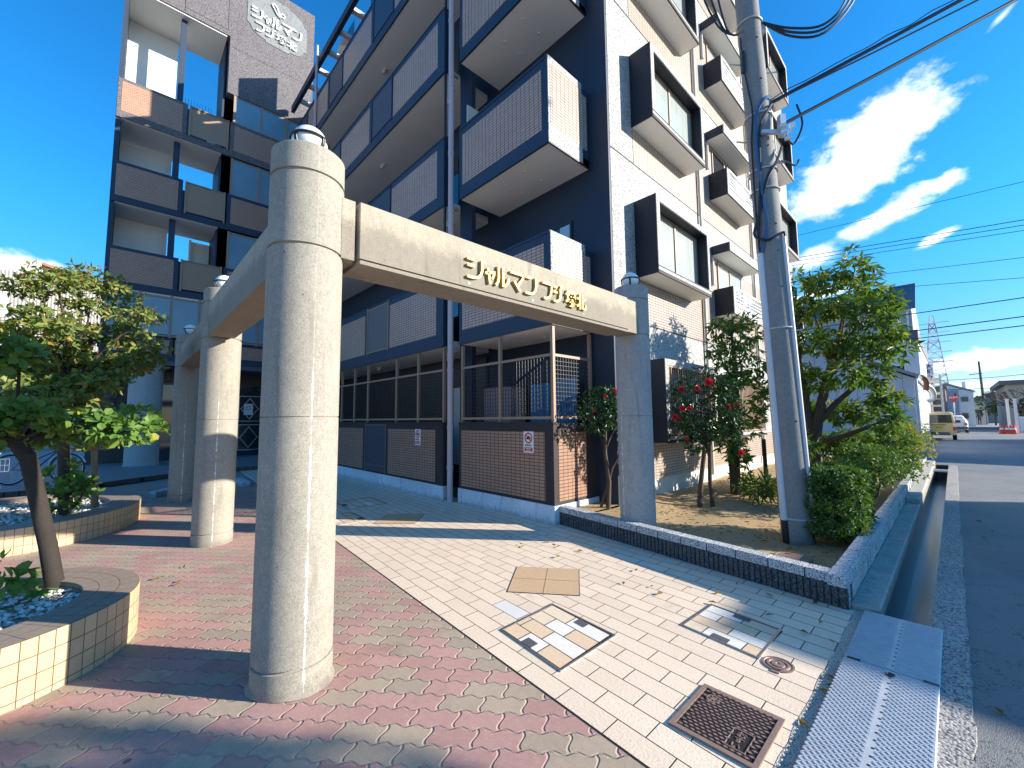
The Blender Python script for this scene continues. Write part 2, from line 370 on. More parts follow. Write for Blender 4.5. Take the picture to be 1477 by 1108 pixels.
def m_coping():
    m, t = mat('planter_coping_tile'); ob = t.pos()
    uv = t.add('ShaderNodeUVMap'); uv.uv_map = 'along'; uu_, vv_, _ = t.xyz(uv.outputs[0])
    fu = t.m('FRACT', t.m('DIVIDE', uu_, .145)); fv = t.m('FRACT', t.m('DIVIDE', vv_, .11))
    e = t.m('MINIMUM', t.m('MULTIPLY', t.m('MINIMUM', fu, t.m('SUBTRACT', 1.0, fu)), .145), t.m('MULTIPLY', t.m('MINIMUM', fv, t.m('SUBTRACT', 1.0, fv)), .11))
    mask = t.step(e, .0016, .003)
    k = t.m('MULTIPLY_ADD', t.m('SUBTRACT', t.noise(ob, 30, 4), .5), .5, 1.0)
    c = t.mix(1.0, (.30, .225, .17), t.comb(k, k, k), 'MULTIPLY'); c = t.mix(mask, (.09, .065, .05), c)
    fin(t, c, .65, t.bump(mask, .5, .004)); return m
M_coping = m_coping()
def m_asphalt():
    m, t = mat('asphalt'); p = t.pos(); f = t.noise(p, 130, 3, .7); v = t.vor(p, 210); b = t.noise(p, .7, 5, .6)
    k = t.m('ADD', t.m('MULTIPLY_ADD', t.m('SUBTRACT', f, .5), .9, 1.0), t.m('MULTIPLY', t.m('SUBTRACT', b, .5), .6))
    c = t.mix(1.0, (.225, .225, .222), t.comb(k, k, k), 'MULTIPLY'); c = t.mix(t.step(v, .16, .10), c, (.48, .47, .46)); crk = t.step(t.m('ABSOLUTE', t.m('SUBTRACT', t.noise(p, .9, 6, .7), .5)), .004, .0015); c = t.mix(t.m('MULTIPLY', crk, .7), c, (.06, .06, .062)); pt = t.step(t.noise(p, .23, 2), .56, .58); c = t.mix(t.m('MULTIPLY', pt, .35), c, (.15, .155, .16))
    fin(t, c, .75, t.bump(t.m('ADD', f, v), .8, .006), spec=.35); return m
M_asph = m_asphalt()
def m_aggregate(name, base, stone, scale):
    m, t = mat(name); p = t.pos(); v = t.vor(p, scale); cc = t.vor(p, scale, 'Color'); b = t.noise(p, 1.5, 4)
    x, y, z = t.xyz(cc); c = t.mix(x, base, stone); c = t.mix(t.step(v, .48, .85), c, tuple(a*.35 for a in base))
    k = t.m('MULTIPLY_ADD', t.m('SUBTRACT', b, .5), .5, 1.0); c = t.mix(1.0, c, t.comb(k, k, k), 'MULTIPLY')
    fin(t, c, .85, t.bump(t.m('MULTIPLY', v, -1.0), .7, .007)); return m
M_agg = m_aggregate('exposed_aggregate_concrete', (.27, .25, .23), (.52, .48, .43), 75)
M_strip = m_aggregate('rough_concrete_strip', (.48, .44, .37), (.62, .57, .48), 120)
M_stone = m_aggregate('chiselled_granite_block', (.34, .345, .35), (.72, .72, .71), 95)
M_stoned = m_aggregate('grooved_dark_granite_block', (.035, .037, .042), (.17, .17, .17), 95)
def m_soil():
    m, t = mat('sandy_soil'); p = t.pos(); f = t.noise(p, 60, 4, .7); b = t.noise(p, 2.2, 5, .65)
    c = t.mix(b, (.52, .37, .20), (.38, .27, .145)); c = t.mix(t.step(f, .58, .68), c, (.66, .51, .31)); c = t.mix(t.step(t.noise(p, 25, 3), .62, .7), c, (.10, .065, .035))
    fin(t, c, .95, t.bump(t.m('ADD', f, b), .9, .02), spec=.2); return m
M_soil = m_soil()
M_ground = simple('far_ground', (.30, .285, .26), .9, scale=.6, var=.2)
M_gutter = simple('wet_gutter_concrete', (.035, .045, .055), .18, scale=3, var=.4, bump=.5)
M_soffit = simple('white_soffit_paint', (.86, .85, .79), .8, scale=1.2, var=.07)
M_white = simple('white_paint', (.78, .78, .76), .5, var=.05)
M_cream = simple('cream_paint', (.66, .62, .54), .55, var=.06)
M_glass = simple('dark_window_glass', (.02, .03, .035), .05, spec=.9, var=.3, scale=1)
M_dark = simple('black_metal', (.018, .018, .02), .4, spec=.5)
M_bronze = simple('bronze_aluminium', (.36, .235, .145), .5, metal=0, var=.06)
M_louv = simple('grey_door_panel', (.16, .14, .13), .5, var=.08, scale=2)
M_louvn = simple('dark_slate_door_panel', (.035, .05, .075), .45, var=.1, scale=2)
M_lav = simple('mauve_drainpipe', (.55, .45, .45), .45, var=.06)
M_galv = simple('galvanised_steel', (.56, .58, .60), .45, metal=.35, var=.2, scale=18)
M_alu = simple('aluminium', (.62, .62, .62), .35, metal=.7, var=.05)
M_stain = simple('stainless_edge', (.55, .55, .55), .3, metal=.9, var=.05)
M_gold = simple('brass_letters', (.62, .43, .11), .5, metal=.35, var=.06)
M_chrome = simple('silver_letters', (.72, .71, .68), .5, metal=.2, var=.05)
M_iron = simple('cast_iron', (.30, .20, .16), .5, metal=.2, var=.3, scale=25)
M_irond = simple('cast_iron_recess', (.014, .010, .009), .6, var=.3)
M_red = simple('red_paint', (.55, .03, .03), .45, var=.05)
M_black = simple('black_lettering', (.02, .02, .02), .6)
M_blueink = simple('blue_lettering', (.02, .05, .16), .6)
M_cable = simple('cable_sheath', (.012, .016, .03), .5)
M_cableb = simple('blue_cable_sheath', (.03, .11, .24), .45)
M_grey = simple('grey_sheet_metal', (.38, .38, .37), .5, var=.08)
M_dkgrey = simple('dark_grey_paint', (.10, .10, .11), .55)
M_tan = simple('tan_floor_slab', (.62, .41, .235), .7, scale=60, var=.25, bump=.4)
M_pale = simple('pale_inlay_tile', (.88, .81, .70), .6, scale=60, var=.12, bump=.4)
M_pinky = simple('peach_inlay_tile', (.80, .58, .38), .6, scale=60, var=.14, bump=.4)
M_bluesheet = simple('blue_curtain_cloth', (.10, .36, .60), .7, var=.12, scale=3)
M_trunk = simple('bark', (.085, .06, .042), .9, scale=14, var=.5, bump=1.0)
M_wood = simple('weathered_wood', (.26, .19, .12), .85, scale=12, var=.4, bump=1.0)
M_woodd = simple('dark_stake_wood', (.034, .026, .02), .9, scale=10, var=.5, bump=1.0)
def m_ghost():
    m, t = mat('opal_globe_glass'); fin(t, (.82, .81, .78), .25, coat=.6); return m
M_globe = m_ghost()
def m_frost():
    m, t = mat('frosted_glass_screen'); p = t.pos(); v = t.vor(p, 30); b = t.noise(p, .8, 3)
    c = t.mix(b, (.10, .19, .25), (.24, .36, .42)); fin(t, c, .22, t.bump(v, .35, .01), spec=.8); return m
M_frost = m_frost()
def m_curtain():
    m, t = mat('curtained_window_pane'); x, y, z = t.xyz(t.pos())
    f = t.noise(t.comb(t.m('MULTIPLY', t.m('ADD', x, y), 9.0), 0.0, t.m('MULTIPLY', z, .5)), 2.0, 3)
    c = t.mix(f, (.34, .39, .37), (.60, .62, .58)); fin(t, c, .06, spec=1.0, coat=.5); return m
M_curt = m_curtain()
def m_corr(name, col, per, axis):
    m, t = mat(name); x, y, z = t.xyz(t.pos()); a = (x, y, z)[axis]
    h = t.m('SINE', t.m('MULTIPLY', a, 2*math.pi/per)); n = t.noise(t.comb(t.m('MULTIPLY', x, .6), t.m('MULTIPLY', y, .6), t.m('MULTIPLY', z, .2)), 2.5, 5, .65)
    k = t.m('MULTIPLY_ADD', t.m('SUBTRACT', n, .5), .5, 1.0); c = t.mix(1.0, col, t.comb(k, k, k), 'MULTIPLY')
    fin(t, c, .55, t.bump(h, .6, .02), spec=.4); return m
M_corr = m_corr('corrugated_sheet', (.40, .36, .32), .14, 1)
M_corrr = m_corr('corrugated_roof', (.16, .165, .18), .4, 0)
def leaf(name, a, b, yellow=None, rough=.5, trans=.25):
    m, t = mat(name); g = t.add('ShaderNodeNewGeometry'); rnd = g.outputs['Random Per Island']
    c = t.mix(rnd, a, b)
    if yellow: c = t.mix(t.m('GREATER_THAN', rnd, .93), c, yellow)
    big = t.noise(g.outputs['Position'], 3.0, 3); k = t.m('MULTIPLY_ADD', t.m('SUBTRACT', big, .5), .9, 1.0); c = t.mix(1.0, c, t.comb(k, k, k), 'MULTIPLY')
    fin(t, c, rough, spec=.28)
    tr = t.add('ShaderNodeBsdfTranslucent'); t.l.new(t.mix(1.0, c, (1.3, 1.5, .5), 'MULTIPLY'), tr.inputs[0])
    mx = t.add('ShaderNodeMixShader'); mx.inputs[0].default_value = trans; t.l.new(t.b.outputs[0], mx.inputs[1]); t.l.new(tr.outputs[0], mx.inputs[2]); t.l.new(mx.outputs[0], t.o.inputs[0])
    return m
M_leafA = leaf('broad_green_leaf', (.07, .16, .028), (.17, .27, .06), (.36, .36, .06))
M_leafB = leaf('olive_green_leaf', (.085, .14, .03), (.26, .28, .075), (.36, .24, .06))
M_leafD = leaf('dark_glossy_leaf', (.018, .05, .016), (.04, .09, .03), rough=.25, trans=.1)
M_leafG = leaf('long_green_leaf', (.05, .115, .022), (.19, .26, .05), (.34, .31, .06))
M_leafH = leaf('hedge_leaf', (.05, .11, .022), (.13, .20, .045), None, rough=.5)
M_leafY = leaf('yellowish_shrub_leaf', (.18, .19, .04), (.33, .28, .08), (.45, .32, .05))
M_petal = leaf('red_petal', (.55, .012, .03), (.75, .05, .08), None)
M_berry = leaf('red_berry', (.45, .04, .02), (.6, .1, .04), None)
def m_gravel():
    m, t = mat('white_gravel_stone'); g = t.add('ShaderNodeNewGeometry'); c = t.mix(g.outputs['Random Per Island'], (.36, .36, .35), (.78, .77, .74)); fin(t, c, .7); return m
M_gravel = m_gravel()

# ------------------------------------------------------------------ ground, road, paving
GX = [-600, -.48, -.47, -.20, -.19, 600]
def profile_sheet():
    mb = MB(); ys = [-600, -8, 18.1, 1500]; 
    # outer flat sheets and a real gutter channel between Y=-8 and 18.1
    mb.add([(-600,-600,-.012),(600,-600,-.012),(600,-8,-.012),(-600,-8,-.012)], [(0,1,2,3)])
    mb.add([(-600,18.1,-.012),(600,18.1,-.012),(600,1500,-.012),(-600,1500,-.012)], [(0,1,2,3)])
    mb.add([(-600,-8,-.012),(-.48,-8,-.012),(-.48,18.1,-.012),(-600,18.1,-.012)], [(0,1,2,3)])
    mb.add([(-.20,-8,-.012),(600,-8,-.012),(600,18.1,-.012),(-.20,18.1,-.012)], [(0,1,2,3)])
    return mb
struct(profile_sheet().build('ground', M_ground))
g = MB()
g.add([(-.48,-8,-.01),(-.48,18.1,-.01),(-.46,18.1,-.42),(-.46,-8,-.42),(-.22,18.1,-.42),(-.22,-8,-.42),(-.20,18.1,-.01),(-.20,-8,-.01)], [(0,1,2,3),(3,2,4,5),(5,4,6,7),(1,6,4,2)])
struct(g.build('gutter_floor', M_gutter))
road = MB(); road.add([(-.035,-60,.0),(7.6,-60,.0),(7.6,46,.0),(-.035,46,.0)], [(0,1,2,3)]); road.add([(-3.2,18.1,-.004),(-.035,18.1,-.004),(-.035,46,-.004),(-3.2,46,-.004)], [(0,1,2,3)])
road.add([(-60,46,.0),(60,46,.0),(60,58,.0),(-60,58,.0)], [(0,1,2,3)]); road.add([(-.5,58,.0),(4.0,58,.0),(4.0,400,.0),(-.5,400,.0)], [(0,1,2,3)])
struct(road.build('road', M_asph))
BY = lambda x: 1.66-.072*x
bp = MB(); bp.add([(-.62,-6,0),(-.62,BY(-.62),0),(-13.6,BY(-13.6),0),(-13.6,-8,0),(-6,-8,0)], [(0,1,2,3,4)]); struct(bp.build('forecourt_pavement', M_paver))
tp = MB(); tp.flat([(-.62,BY(-.62)),(-.62,4.25),(-4.02,4.72),(-4.02,4.8),(-18,4.9),(-18,BY(-18))], .001); struct(tp.build('pavement', M_ftile))
gl = MB(); n_ = 40
for i in range(n_):
    x0 = -.62-(13-.62)*i/n_; x1 = -.62-(13-.62)*(i+1)/n_
    gl.add([(x0,BY(x0)-.006,.002),(x1,BY(x1)-.006,.002),(x1,BY(x1)+.004,.002),(x0,BY(x0)+.004,.002)], [(0,1,2,3)])
struct(gl.build('pavement_line', M_irond))
st = MB(); random.seed(3)
ys = [-8+.12*i for i in range(104)]+[4.25]
lo = [-.625+random.uniform(-.008,.008) for _ in ys]
for i in range(len(ys)-1):
    st.add([(lo[i],ys[i],.003),(-.478,ys[i],.004),(-.478,ys[i+1],.004),(lo[i+1],ys[i+1],.003)], [(0,1,2,3)])
    st.add([(-.478,ys[i],.004),(-.47,ys[i],-.1),(-.47,ys[i+1],-.1),(-.478,ys[i+1],.004)], [(0,1,2,3)])
struct(st.build('concrete_kerb', M_strip))
kb = MB()
ky = [-8+.09*i for i in range(290)]; kl = [random.uniform(-.004,.004) for _ in ky]; kr = [random.uniform(-.009,.009) for _ in ky]
for i in range(len(ky)-1):
    a, b = i, i+1
    kb.add([(-.205+kl[a],ky[a],.012),(-.035+kr[a],ky[a],.010),(-.035+kr[b],ky[b],.010),(-.205+kl[b],ky[b],.012)], [(0,1,2,3)])
    kb.add([(-.205+kl[a],ky[a],.012),(-.205+kl[b],ky[b],.012),(-.215,ky[b],-.3),(-.215,ky[a],-.3)], [(0,1,2,3)])
    kb.add([(-.035+kr[a],ky[a],.010),(-.03+kr[a],ky[a],-.01),(-.03+kr[b],ky[b],-.01),(-.035+kr[b],ky[b],.010)], [(0,1,2,3)])
struct(kb.build('kerb', M_agg))
# planting bed: soil surface
so = MB(); random.seed(5); nx, ny = 18, 60
def PYf(x): return 4.18-.14*(x+.66)        # front line of the planter wall
for j in range(ny+1):
    for i in range(nx+1):
        x = -.74-(3.58-.74)*i/nx; y = PYf(x)+.08+(17.7-PYf(x)-.08)*j/ny
        so.v.append((x, y, .03+.13*max(0,(-1.2-x)/2.4)**1.2+.025*random.random()+.015*math.sin(x*5+y*2)))
for j in range(ny):
    for i in range(nx): k = j*(nx+1)+i; so.f.append((k, k+nx+1, k+nx+2, k+1))
so.add([(-3.58,4.7,.18),(-3.58,5.65,.18),(-4.0,5.65,.18),(-4.0,4.75,.18)], [(0,1,2,3)])
struct(so.build('planting_ground', M_soil, smooth=True, ang=60))

# ------------------------------------------------------------------ stone planter wall
pw = thing('planter_wall', 'low grey stone block wall edging the planting bed along the gutter', 'wall', (-.66,4.2,0))
cop = MB(); face = MB(); grv = MB()
ux = Vector((-1, .14, 0)).normalized(); nx_ = Vector((-.14, -1, 0)).normalized()
P0 = Vector((-.66, 4.18, 0)); L = 3.40; nb = 12
face.obox(P0+ux*(L/2)-nx_*.06+Vector((0,0,.085)), ux, nx_, (0,0,1), L/2, .055, .085)
for i in range(nb):
    l0, l1 = L*i/nb+.007, L*(i+1)/nb-.007
    cop.obox(P0+ux*((l0+l1)/2)-nx_*.06+Vector((0,0,.212)), ux, nx_, (0,0,1), (l1-l0)/2, .062, .04)
k = 0
while k*.048 < L-.03:
    grv.obox(P0+ux*(.03+k*.048)+nx_*.001+Vector((0,0,.085)), ux, nx_, (0,0,1), .017, .007, .083); k += 1
# street side
face.box(-.77,-.665, 4.20,17.9, 0,.17)
yy = 4.14; random.seed(11)
while yy < 17.9:
    y1 = min(yy+random.choice((.3,.3,.29)), 17.9)
    cop.bbox(-.775-random.uniform(0,.004),-.655+random.uniform(0,.004), yy+.006,y1-.006, .172,.252+random.uniform(0,.004), .008); yy = y1
yy = 4.2
while yy < 17.85:
    x1 = -.655+random.uniform(-.006,.008); cop.box(-.70,x1, yy+.003,yy+.146, .004,.17); yy += .15
face.build('face_block', M_stoned, pw); grv.build('rib', M_stoned, pw); cop.build('coping', M_stone, pw)
lg = MB()
lg.bbox(-.655,-.475,4.22,9.6, -.05,.05,.012); lg.bbox(-.655,-.475,9.62,17.9,-.05,.13,.012)
struct(lg.build('stepped_kerb', M_kerb, loc=(-.56,10,0)))

# ------------------------------------------------------------------ steel gutter plates, gutter grate
def plate(y0, y1, label):
    t = thing('gutter_plate', label, 'metal plate', (-.35,(y0+y1)/2,.0), 'steel plates over the gutter')
    p = MB(); p.bbox(-.56,-.15,y0,y1,.012,.03,.003); p.build('plate', M_galv, t)
    q = MB(); k = 0; y = y0+.02
    while y < y1-.02:
        for i in range(25):
            x = -.553+.0162*i
            if (k+i) % 2 == 0: a = Vector((.75,.66,0))
            else: a = Vector((-.66,.75,0)) if False else Vector((.75,-.66,0))
            if abs(x+.345) < .014: continue
            q.obox((x,y,.031), a, (-a.y,a.x,0), (0,0,1), .0105, .0024, .0022)
        y += .019; k += 1
    q.build('tread_pattern', M_galv, t)
    h = MB(); y = y0+.06
    while y < y1-.03:
        h.lathe((-.345,y), [(.007,.0302),(.007,.0308),(0,.0308)], 8); y += .065
    h.build('drain_hole', M_dark, t)
    return t
plate(3.33, 4.19, 'far bluish steel tread plate beside the stone block wall corner')
pl2 = plate(1.6, 3.315, 'near silver steel tread plate over the gutter beside the iron lid')
kn = MB(); kn.lathe((-.345,3.26), [(.02,.0302),(.022,.036),(.016,.037),(.013,.0335),(0,.0335)], 16); kn.build('lifting_knob', M_dark, pl2)
slo = MB(); slo.box(-.548,-.485,3.306,3.336,.0302,.0308); slo.box(-.215,-.152,3.306,3.336,.0302,.0308); slo.build('hand_slot', M_dark, pl2)
gt = thing('gutter_grate', 'small steel grating lying across the far end of the gutter', 'grate', (-.33,16.2,.02))
gg = MB()
for i in range(12): gg.box(-.47+.025*i,-.462+.025*i,16.05,16.4,-.02,.02)
gg.box(-.48,-.19,16.04,16.055,-.02,.02); gg.box(-.48,-.19,16.395,16.41,-.02,.02); gg.build('grid', M_galv, gt)

# ------------------------------------------------------------------ covers in the tile paving
def frame_quad(mb, P, wd, z0, z1):
    P = [Vector((a, b, 0)) for a, b in P]; c = sum(P, Vector())/4
    Q = [p+(c-p).normalized()*wd*1.41 for p in P]; n = 4
    vs = [(p.x,p.y,z0) for p in P]+[(p.x,p.y,z1) for p in P]+[(p.x,p.y,z1) for p in Q]+[(p.x,p.y,z0) for p in Q]
    for i in range(4):
        j = (i+1) % 4; mb.add([vs[i],vs[j],vs[4+j],vs[4+i]], [(0,1,2,3)]); mb.add([vs[4+i],vs[4+j],vs[8+j],vs[8+i]], [(0,1,2,3)])
        mb.add([vs[8+i],vs[8+j],vs[12+j],vs[12+i]], [(0,1,2,3)])
def hatch(P, label, cells, handles, loc):
    """inlaid hatch cover, P = corners (a,b,c,d), cells = [(u0,u1,v0,v1,mat)]"""
    t = thing('hatch_cover', label, 'hatch cover', (*loc,0), 'tiled hatch covers in the paving')
    f = MB(); frame_quad(f, P, .014, .001, .008); f.build('rim', M_stain, t)
    A, B, D = Vector(P[0]), Vector(P[1]), Vector(P[3]); U = B-A; V = D-A
    pt = lambda u, v: (A.x+U.x*u+V.x*v, A.y+U.y*u+V.y*v)
    base = MB(); base.flat([pt(.02,.02),pt(.98,.02),pt(.98,.98),pt(.02,.98)], .0035); base.build('bed', M_irond, t)
    groups = {}
    for u0_, u1_, v0_, v1_, mm in cells:
        g_ = .007; mb = groups.setdefault(mm, MB()); mb.flat([pt(u0_+g_,v0_+g_),pt(u1_-g_,v0_+g_),pt(u1_-g_,v1_-g_),pt(u0_+g_,v1_-g_)], .0055)
    for mm, mb in groups.items(): mb.build('tile_inlay', mm, t)
    h = MB()
    for u0_, u1_, v0_, v1_ in handles:
        a, b, c, d = pt(u0_,v0_), pt(u1_,v0_), pt(u1_,v1_), pt(u0_,v1_); h.add([(*a,.008),(*b,.008),(*c,.008),(*d,.008)], [(0,1,2,3)])
    h.build('handle_plate', M_dkgrey, t)
    return t
def bricks(seed, rows=4):
    random.seed(seed); out = []; ms = [M_pale, M_pinky, M_ftile2, M_pinky, M_ftile2]
    for r_ in range(rows):
        u = .03; first = True
        while u < .96:
            wd = random.choice((.26,.5)) if first else .5
            u1 = min(u+wd, .97)
            if u1-u > .06: out.append((u, u1, .03+.94*r_/rows, .03+.94*(r_+1)/rows, random.choice(ms)))
            u = u1; first = False
    return out
M_ftile2 = simple('beige_inlay_tile', (.84, .67, .47), .6, scale=70, var=.16, bump=.4)
hatch([(-2.32,2.05),(-1.70,1.98),(-1.70,2.57),(-2.33,2.63)], 'large square tile inlaid hatch beside the red brick paving', [
    (.03,.30,.03,.26,M_pinky),(.30,.62,.03,.26,M_pale),(.62,.97,.03,.26,M_pinky),
    (.03,.10,.26,.5,M_pinky),(.10,.48,.26,.5,M_pinky),(.48,.97,.26,.5,M_pale),(.03,.30,.5,.74,M_ftile2),(.30,.62,.5,.74,M_pale),(.62,.97,.5,.74,M_pinky),
    (.03,.45,.74,.97,M_ftile2),(.45,.97,.74,.97,M_pale)], [(.36,.52,.03,.16),(.5,.66,.85,.97)], (-2.0,2.3))
hatch([(-1.46,3.03),(-.93,2.96),(-.93,3.47),(-1.44,3.53)], 'medium tile inlaid hatch next to the small round meter cover', bricks(4, 4), [(.4,.62,.03,.15),(.38,.6,.85,.97)], (-1.2,3.25))
hatch([(-7.45,2.85),(-6.72,2.92),(-7.76,3.75),(-8.5,3.8)][0:4] and [(-7.9,2.95),(-7.1,2.9),(-7.1,3.6),(-7.9,3.65)], 'dark edged hatch in deep shade close to the terrace wall', bricks(6, 4), [(.4,.6,.03,.15)], (-7.5,3.3))
hatch([(-6.85,2.2),(-6.15,2.15),(-6.15,2.8),(-6.85,2.85)], 'shaded hatch next to the brown floor slabs and the largest pillar', bricks(8, 4), [(.7,.9,.85,.97)], (-6.5,2.5))
def slab4(c, ang, s, label):
    t = thing('floor_slab', label, 'floor slab', (c[0],c[1],0), 'tan square floor slabs')
    a = Vector((math.cos(R(ang)), math.sin(R(ang)), 0)); b = Vector((-a.y, a.x, 0)); mb = MB(); base = MB()
    base.obox((c[0],c[1],.002), a, b, (0,0,1), s+.004, s+.004, .002); base.build('joint', M_irond, t)
    for i in (-1,1):
        for j in (-1,1): mb.obox(Vector((c[0],c[1],.004))+a*(i*s/2)+b*(j*s/2), a, b, (0,0,1), s/2-.003, s/2-.003, .002)
    mb.build('slab', M_tan, t)
slab4((-2.71,2.965), 38, .31, 'tan square slab of four tiles in sunlit beige paving')
slab4((-5.88,3.19), 44, .3, 'brown square slab of four tiles in shade before the wall')
# square iron lid
t = thing('iron_lid', 'square brown cast iron lid with diamond tread in the beige tiles', 'manhole lid', (-.86,2.25,0))
P = [(-1.06,2.035),(-.67,2.035),(-.67,2.465),(-1.06,2.465)]
f = MB(); frame_quad(f, P, .024, .001, .012); f.build('rim', M_iron, t)
b_ = MB(); b_.flat([(-1.04,2.05),(-.69,2.05),(-.69,2.45),(-1.04,2.45)], .006); b_.build('recess', M_irond, t)
rb = MB(); A0 = (-1.032,2.065); nU, nV = 11, 18
for i in range(nU):
    for j in range(nV):
        cx = A0[0]+.0295*(i+.5)+(.01475 if j % 2 else 0); cy = A0[1]+.0211*(j+.5)
        if cx > -.70: continue
        if (cx+.975)**2+(cy-2.37)**2 < .036**2 or (-.825 < cx < -.735 and 2.09 < cy < 2.235): continue
        rb.add([(cx-.0138,cy,.0125),(cx,cy-.0062,.0125),(cx+.0138,cy,.0125),(cx,cy+.0062,.0125),(cx-.0142,cy,.006),(cx,cy-.0072,.006),(cx+.0142,cy,.006),(cx,cy+.0072,.006)],
               [(0,1,2,3),(4,5,1,0),(5,6,2,1),(6,7,3,2),(7,4,0,3)])
rb.build('diamond_tread', M_iron, t)
em = MB(); em.lathe((-.975,2.37), [(.034,.006),(.034,.0115),(.027,.0115),(.027,.007),(.012,.007),(.010,.011),(0,.011)], 20)
for k in range(6):
    a = k*math.pi/3; em.obox((-.975+.018*math.cos(a),2.37+.018*math.sin(a),.009), (math.cos(a),math.sin(a),0), (-math.sin(a),math.cos(a),0), (0,0,1), .008, .003, .0025)
em.build('emblem', M_iron, t)
bx = MB(); frame_quad(bx, [(-.825,2.09),(-.735,2.09),(-.735,2.235),(-.825,2.235)], .004, .006, .0115)
for i, ch in enumerate('おすい'): bx.text(ch, .046, (-.806,2.1+.044*(2-i),.007), (1,0,0), (0,1,0), (0,0,1), .004)
bx.build('lettering', M_iron, t)
# round meter cover
t = thing('meter_cover', 'small round brown iron cover with raised rings set in beige tile', 'meter cover', (-.83,2.98,0))
mc = MB(); mc.lathe((-.83,2.98), [(.085,.001),(.085,.007),(.074,.007),(.072,.004),(.062,.004),(.060,.008),(.048,.008),(.046,.004),(.036,.004),(.034,.009),(.012,.009),(.01,.006),(0,.006)], 32); mc.build('lid', M_iron, t, smooth=True, ang=30)
hg = MB(); hg.box(-.845,-.80,2.875,2.91,.001,.007); hg.build('hinge', M_iron, t)
MARK = 1
# ------------------------------------------------------------------ gate: pillars, lamps, beams, lettering
def pillar(c, zb, label, material, mid=True):
    r = .215; pr = [(r+.002,zb),(r+.002,.135),(r-.010,.138),(r-.010,.150),(r,.153)]
    if mid: pr += [(r,1.517),(r-.006,1.519),(r-.006,1.523),(r,1.525)]
    pr += [(r,2.532),(r-.012,2.535),(r-.012,2.549),(r,2.552),(r,2.988),(r-.012,2.991),(r-.012,3.006),(r,3.009),(r,3.168),(r-.012,3.18),(0,3.18)]
    mb = MB(); mb.lathe((0,0), pr, 72); mb.v = [(x+c[0],y+c[1],z) for x,y,z in mb.v]
    o = mb.build('gate_pillar', material, smooth=True, loc=(c[0],c[1],0), ang=25)
    return tag(o, label, 'pillar', 'round concrete gate pillars')
M_pil2 = concrete('far_pillar_concrete', (.325, .295, .24), seam=-.14)
P1, P2, P3, P4 = (-2.757,.815), (-6.42,.92), (-10.17,.95), (-2.80,4.80)
pillar(P1, 0, 'largest round concrete pillar, standing on the red block paving with a mortar foot', M_pil)
pillar(P2, 0, 'middle round concrete pillar with a white streak and curved shadow bands', M_pil2)
pillar(P3, 0, 'round concrete pillar half hidden behind the streaked middle one', M_pil2)
pillar(P4, .02, 'grey round concrete pillar standing in the planting bed behind the stone wall', M_pil4)
coll = MB(); random.seed(2); n = 48
for k in range(n):
    a, b = 2*math.pi*k/n, 2*math.pi*(k+1)/n; ra = .224+.012*math.sin(3*a+1)+.02*max(0,math.sin(a+.9))**4+random.uniform(0,.006); 
    coll.v += [(P1[0]+.216*math.cos(a),P1[1]+.216*math.sin(a),.022),(P1[0]+ra*math.cos(a),P1[1]+ra*math.sin(a),.003)]
for k in range(n): j = (k+1) % n; coll.f.append((2*k,2*k+1,2*j+1,2*j))
tag(coll.build('mortar_collar', M_conc, smooth=True, loc=(*P1,0)), 'ragged pale mortar collar around the foot of the largest pillar', 'mortar')

def lamp(c, label):
    z0 = 3.18; t = thing('globe_lamp', label, 'lamp', (c[0],c[1],z0), 'globe lamps on the gate pillars')
    r = .108; zc = z0+.112; pr = [(r*math.cos(a), zc+r*math.sin(a)) for a in [R(-75+10*i) for i in range(17)]]; pr[-1] = (0, pr[-1][1])
    g = MB(); g.lathe(c, pr, 28); g.build('globe', M_globe, t, smooth=True, ang=80)
    b = MB(); b.lathe(c, [(.075,z0),(.075,z0+.02),(.062,z0+.03),(0,z0+.03)], 20); b.build('base', M_dark, t, smooth=True)
    gd = MB(); gd.tube([(c[0]+.116*math.cos(a),c[1]+.116*math.sin(a),zc+.012) for a in [2*math.pi*i/28 for i in range(29)]], .0075, 6, False)
    for k in range(4):
        for s in (-.05,.05):
            a = k*math.pi/2+R(28)+s; gd.tube([(c[0]+q*math.cos(a),c[1]+q*math.sin(a),zc+zz) for q, zz in ((.116,.012),(.112,-.03),(.098,-.062),(.07,-.092))], .0055, 5)
    gd.build('guard', M_dark, t, smooth=True)
    return t
l0 = lamp(P1, 'white globe lamp in a black guard atop the largest pillar')
for c, lb in ((P2, 'globe lamp atop the middle pillar, before the frosted screens'), (P3, 'smallest globe lamp, atop the half hidden pillar'), (P4, 'globe lamp atop the grey pillar in the planting bed, below a bay window')):
    o = copy_tree(l0); o.location = (c[0],c[1],3.18); o['label'] = lb

# strokes for the sign characters (unit square)
CURV = [(.90,1.0),(.90,.55),(.84,.32),(.68,.15),(.42,.07),(.02,.07)]
GLY = {'shi': [[(.02,.93),(.45,.93)], [(.02,.62),(.45,.62)], CURV], 'n': [[(.02,.93),(.48,.93)], CURV],
 'ya': [[(.02,.46),(.92,.60),(.90,.46),(.72,.26)], [(.30,.74),(.50,.0)]], 'ru': [[(.22,1.0),(.22,.40),(.16,.18),(.02,.03)], [(.55,1.0),(.55,.08),(.72,.10),(.88,.26),(.98,.52)]],
 'ma': [[(.02,.92),(.97,.92),(.93,.74),(.52,.28)], [(.28,.50),(.72,.03)]], 'fu': [[(.02,.92),(.92,.92),(.90,.58),(.82,.34),(.64,.16),(.36,.07),(.12,.07)]],
 'ji': [[(.02,.88),(.42,.88)], [(.02,.58),(.42,.58)], [(.80,.86),(.80,.5),(.74,.28),(.6,.14),(.38,.07),(.02,.07)], [(.86,1.04),(.93,.9)], [(1.0,1.08),(1.07,.94)]]}
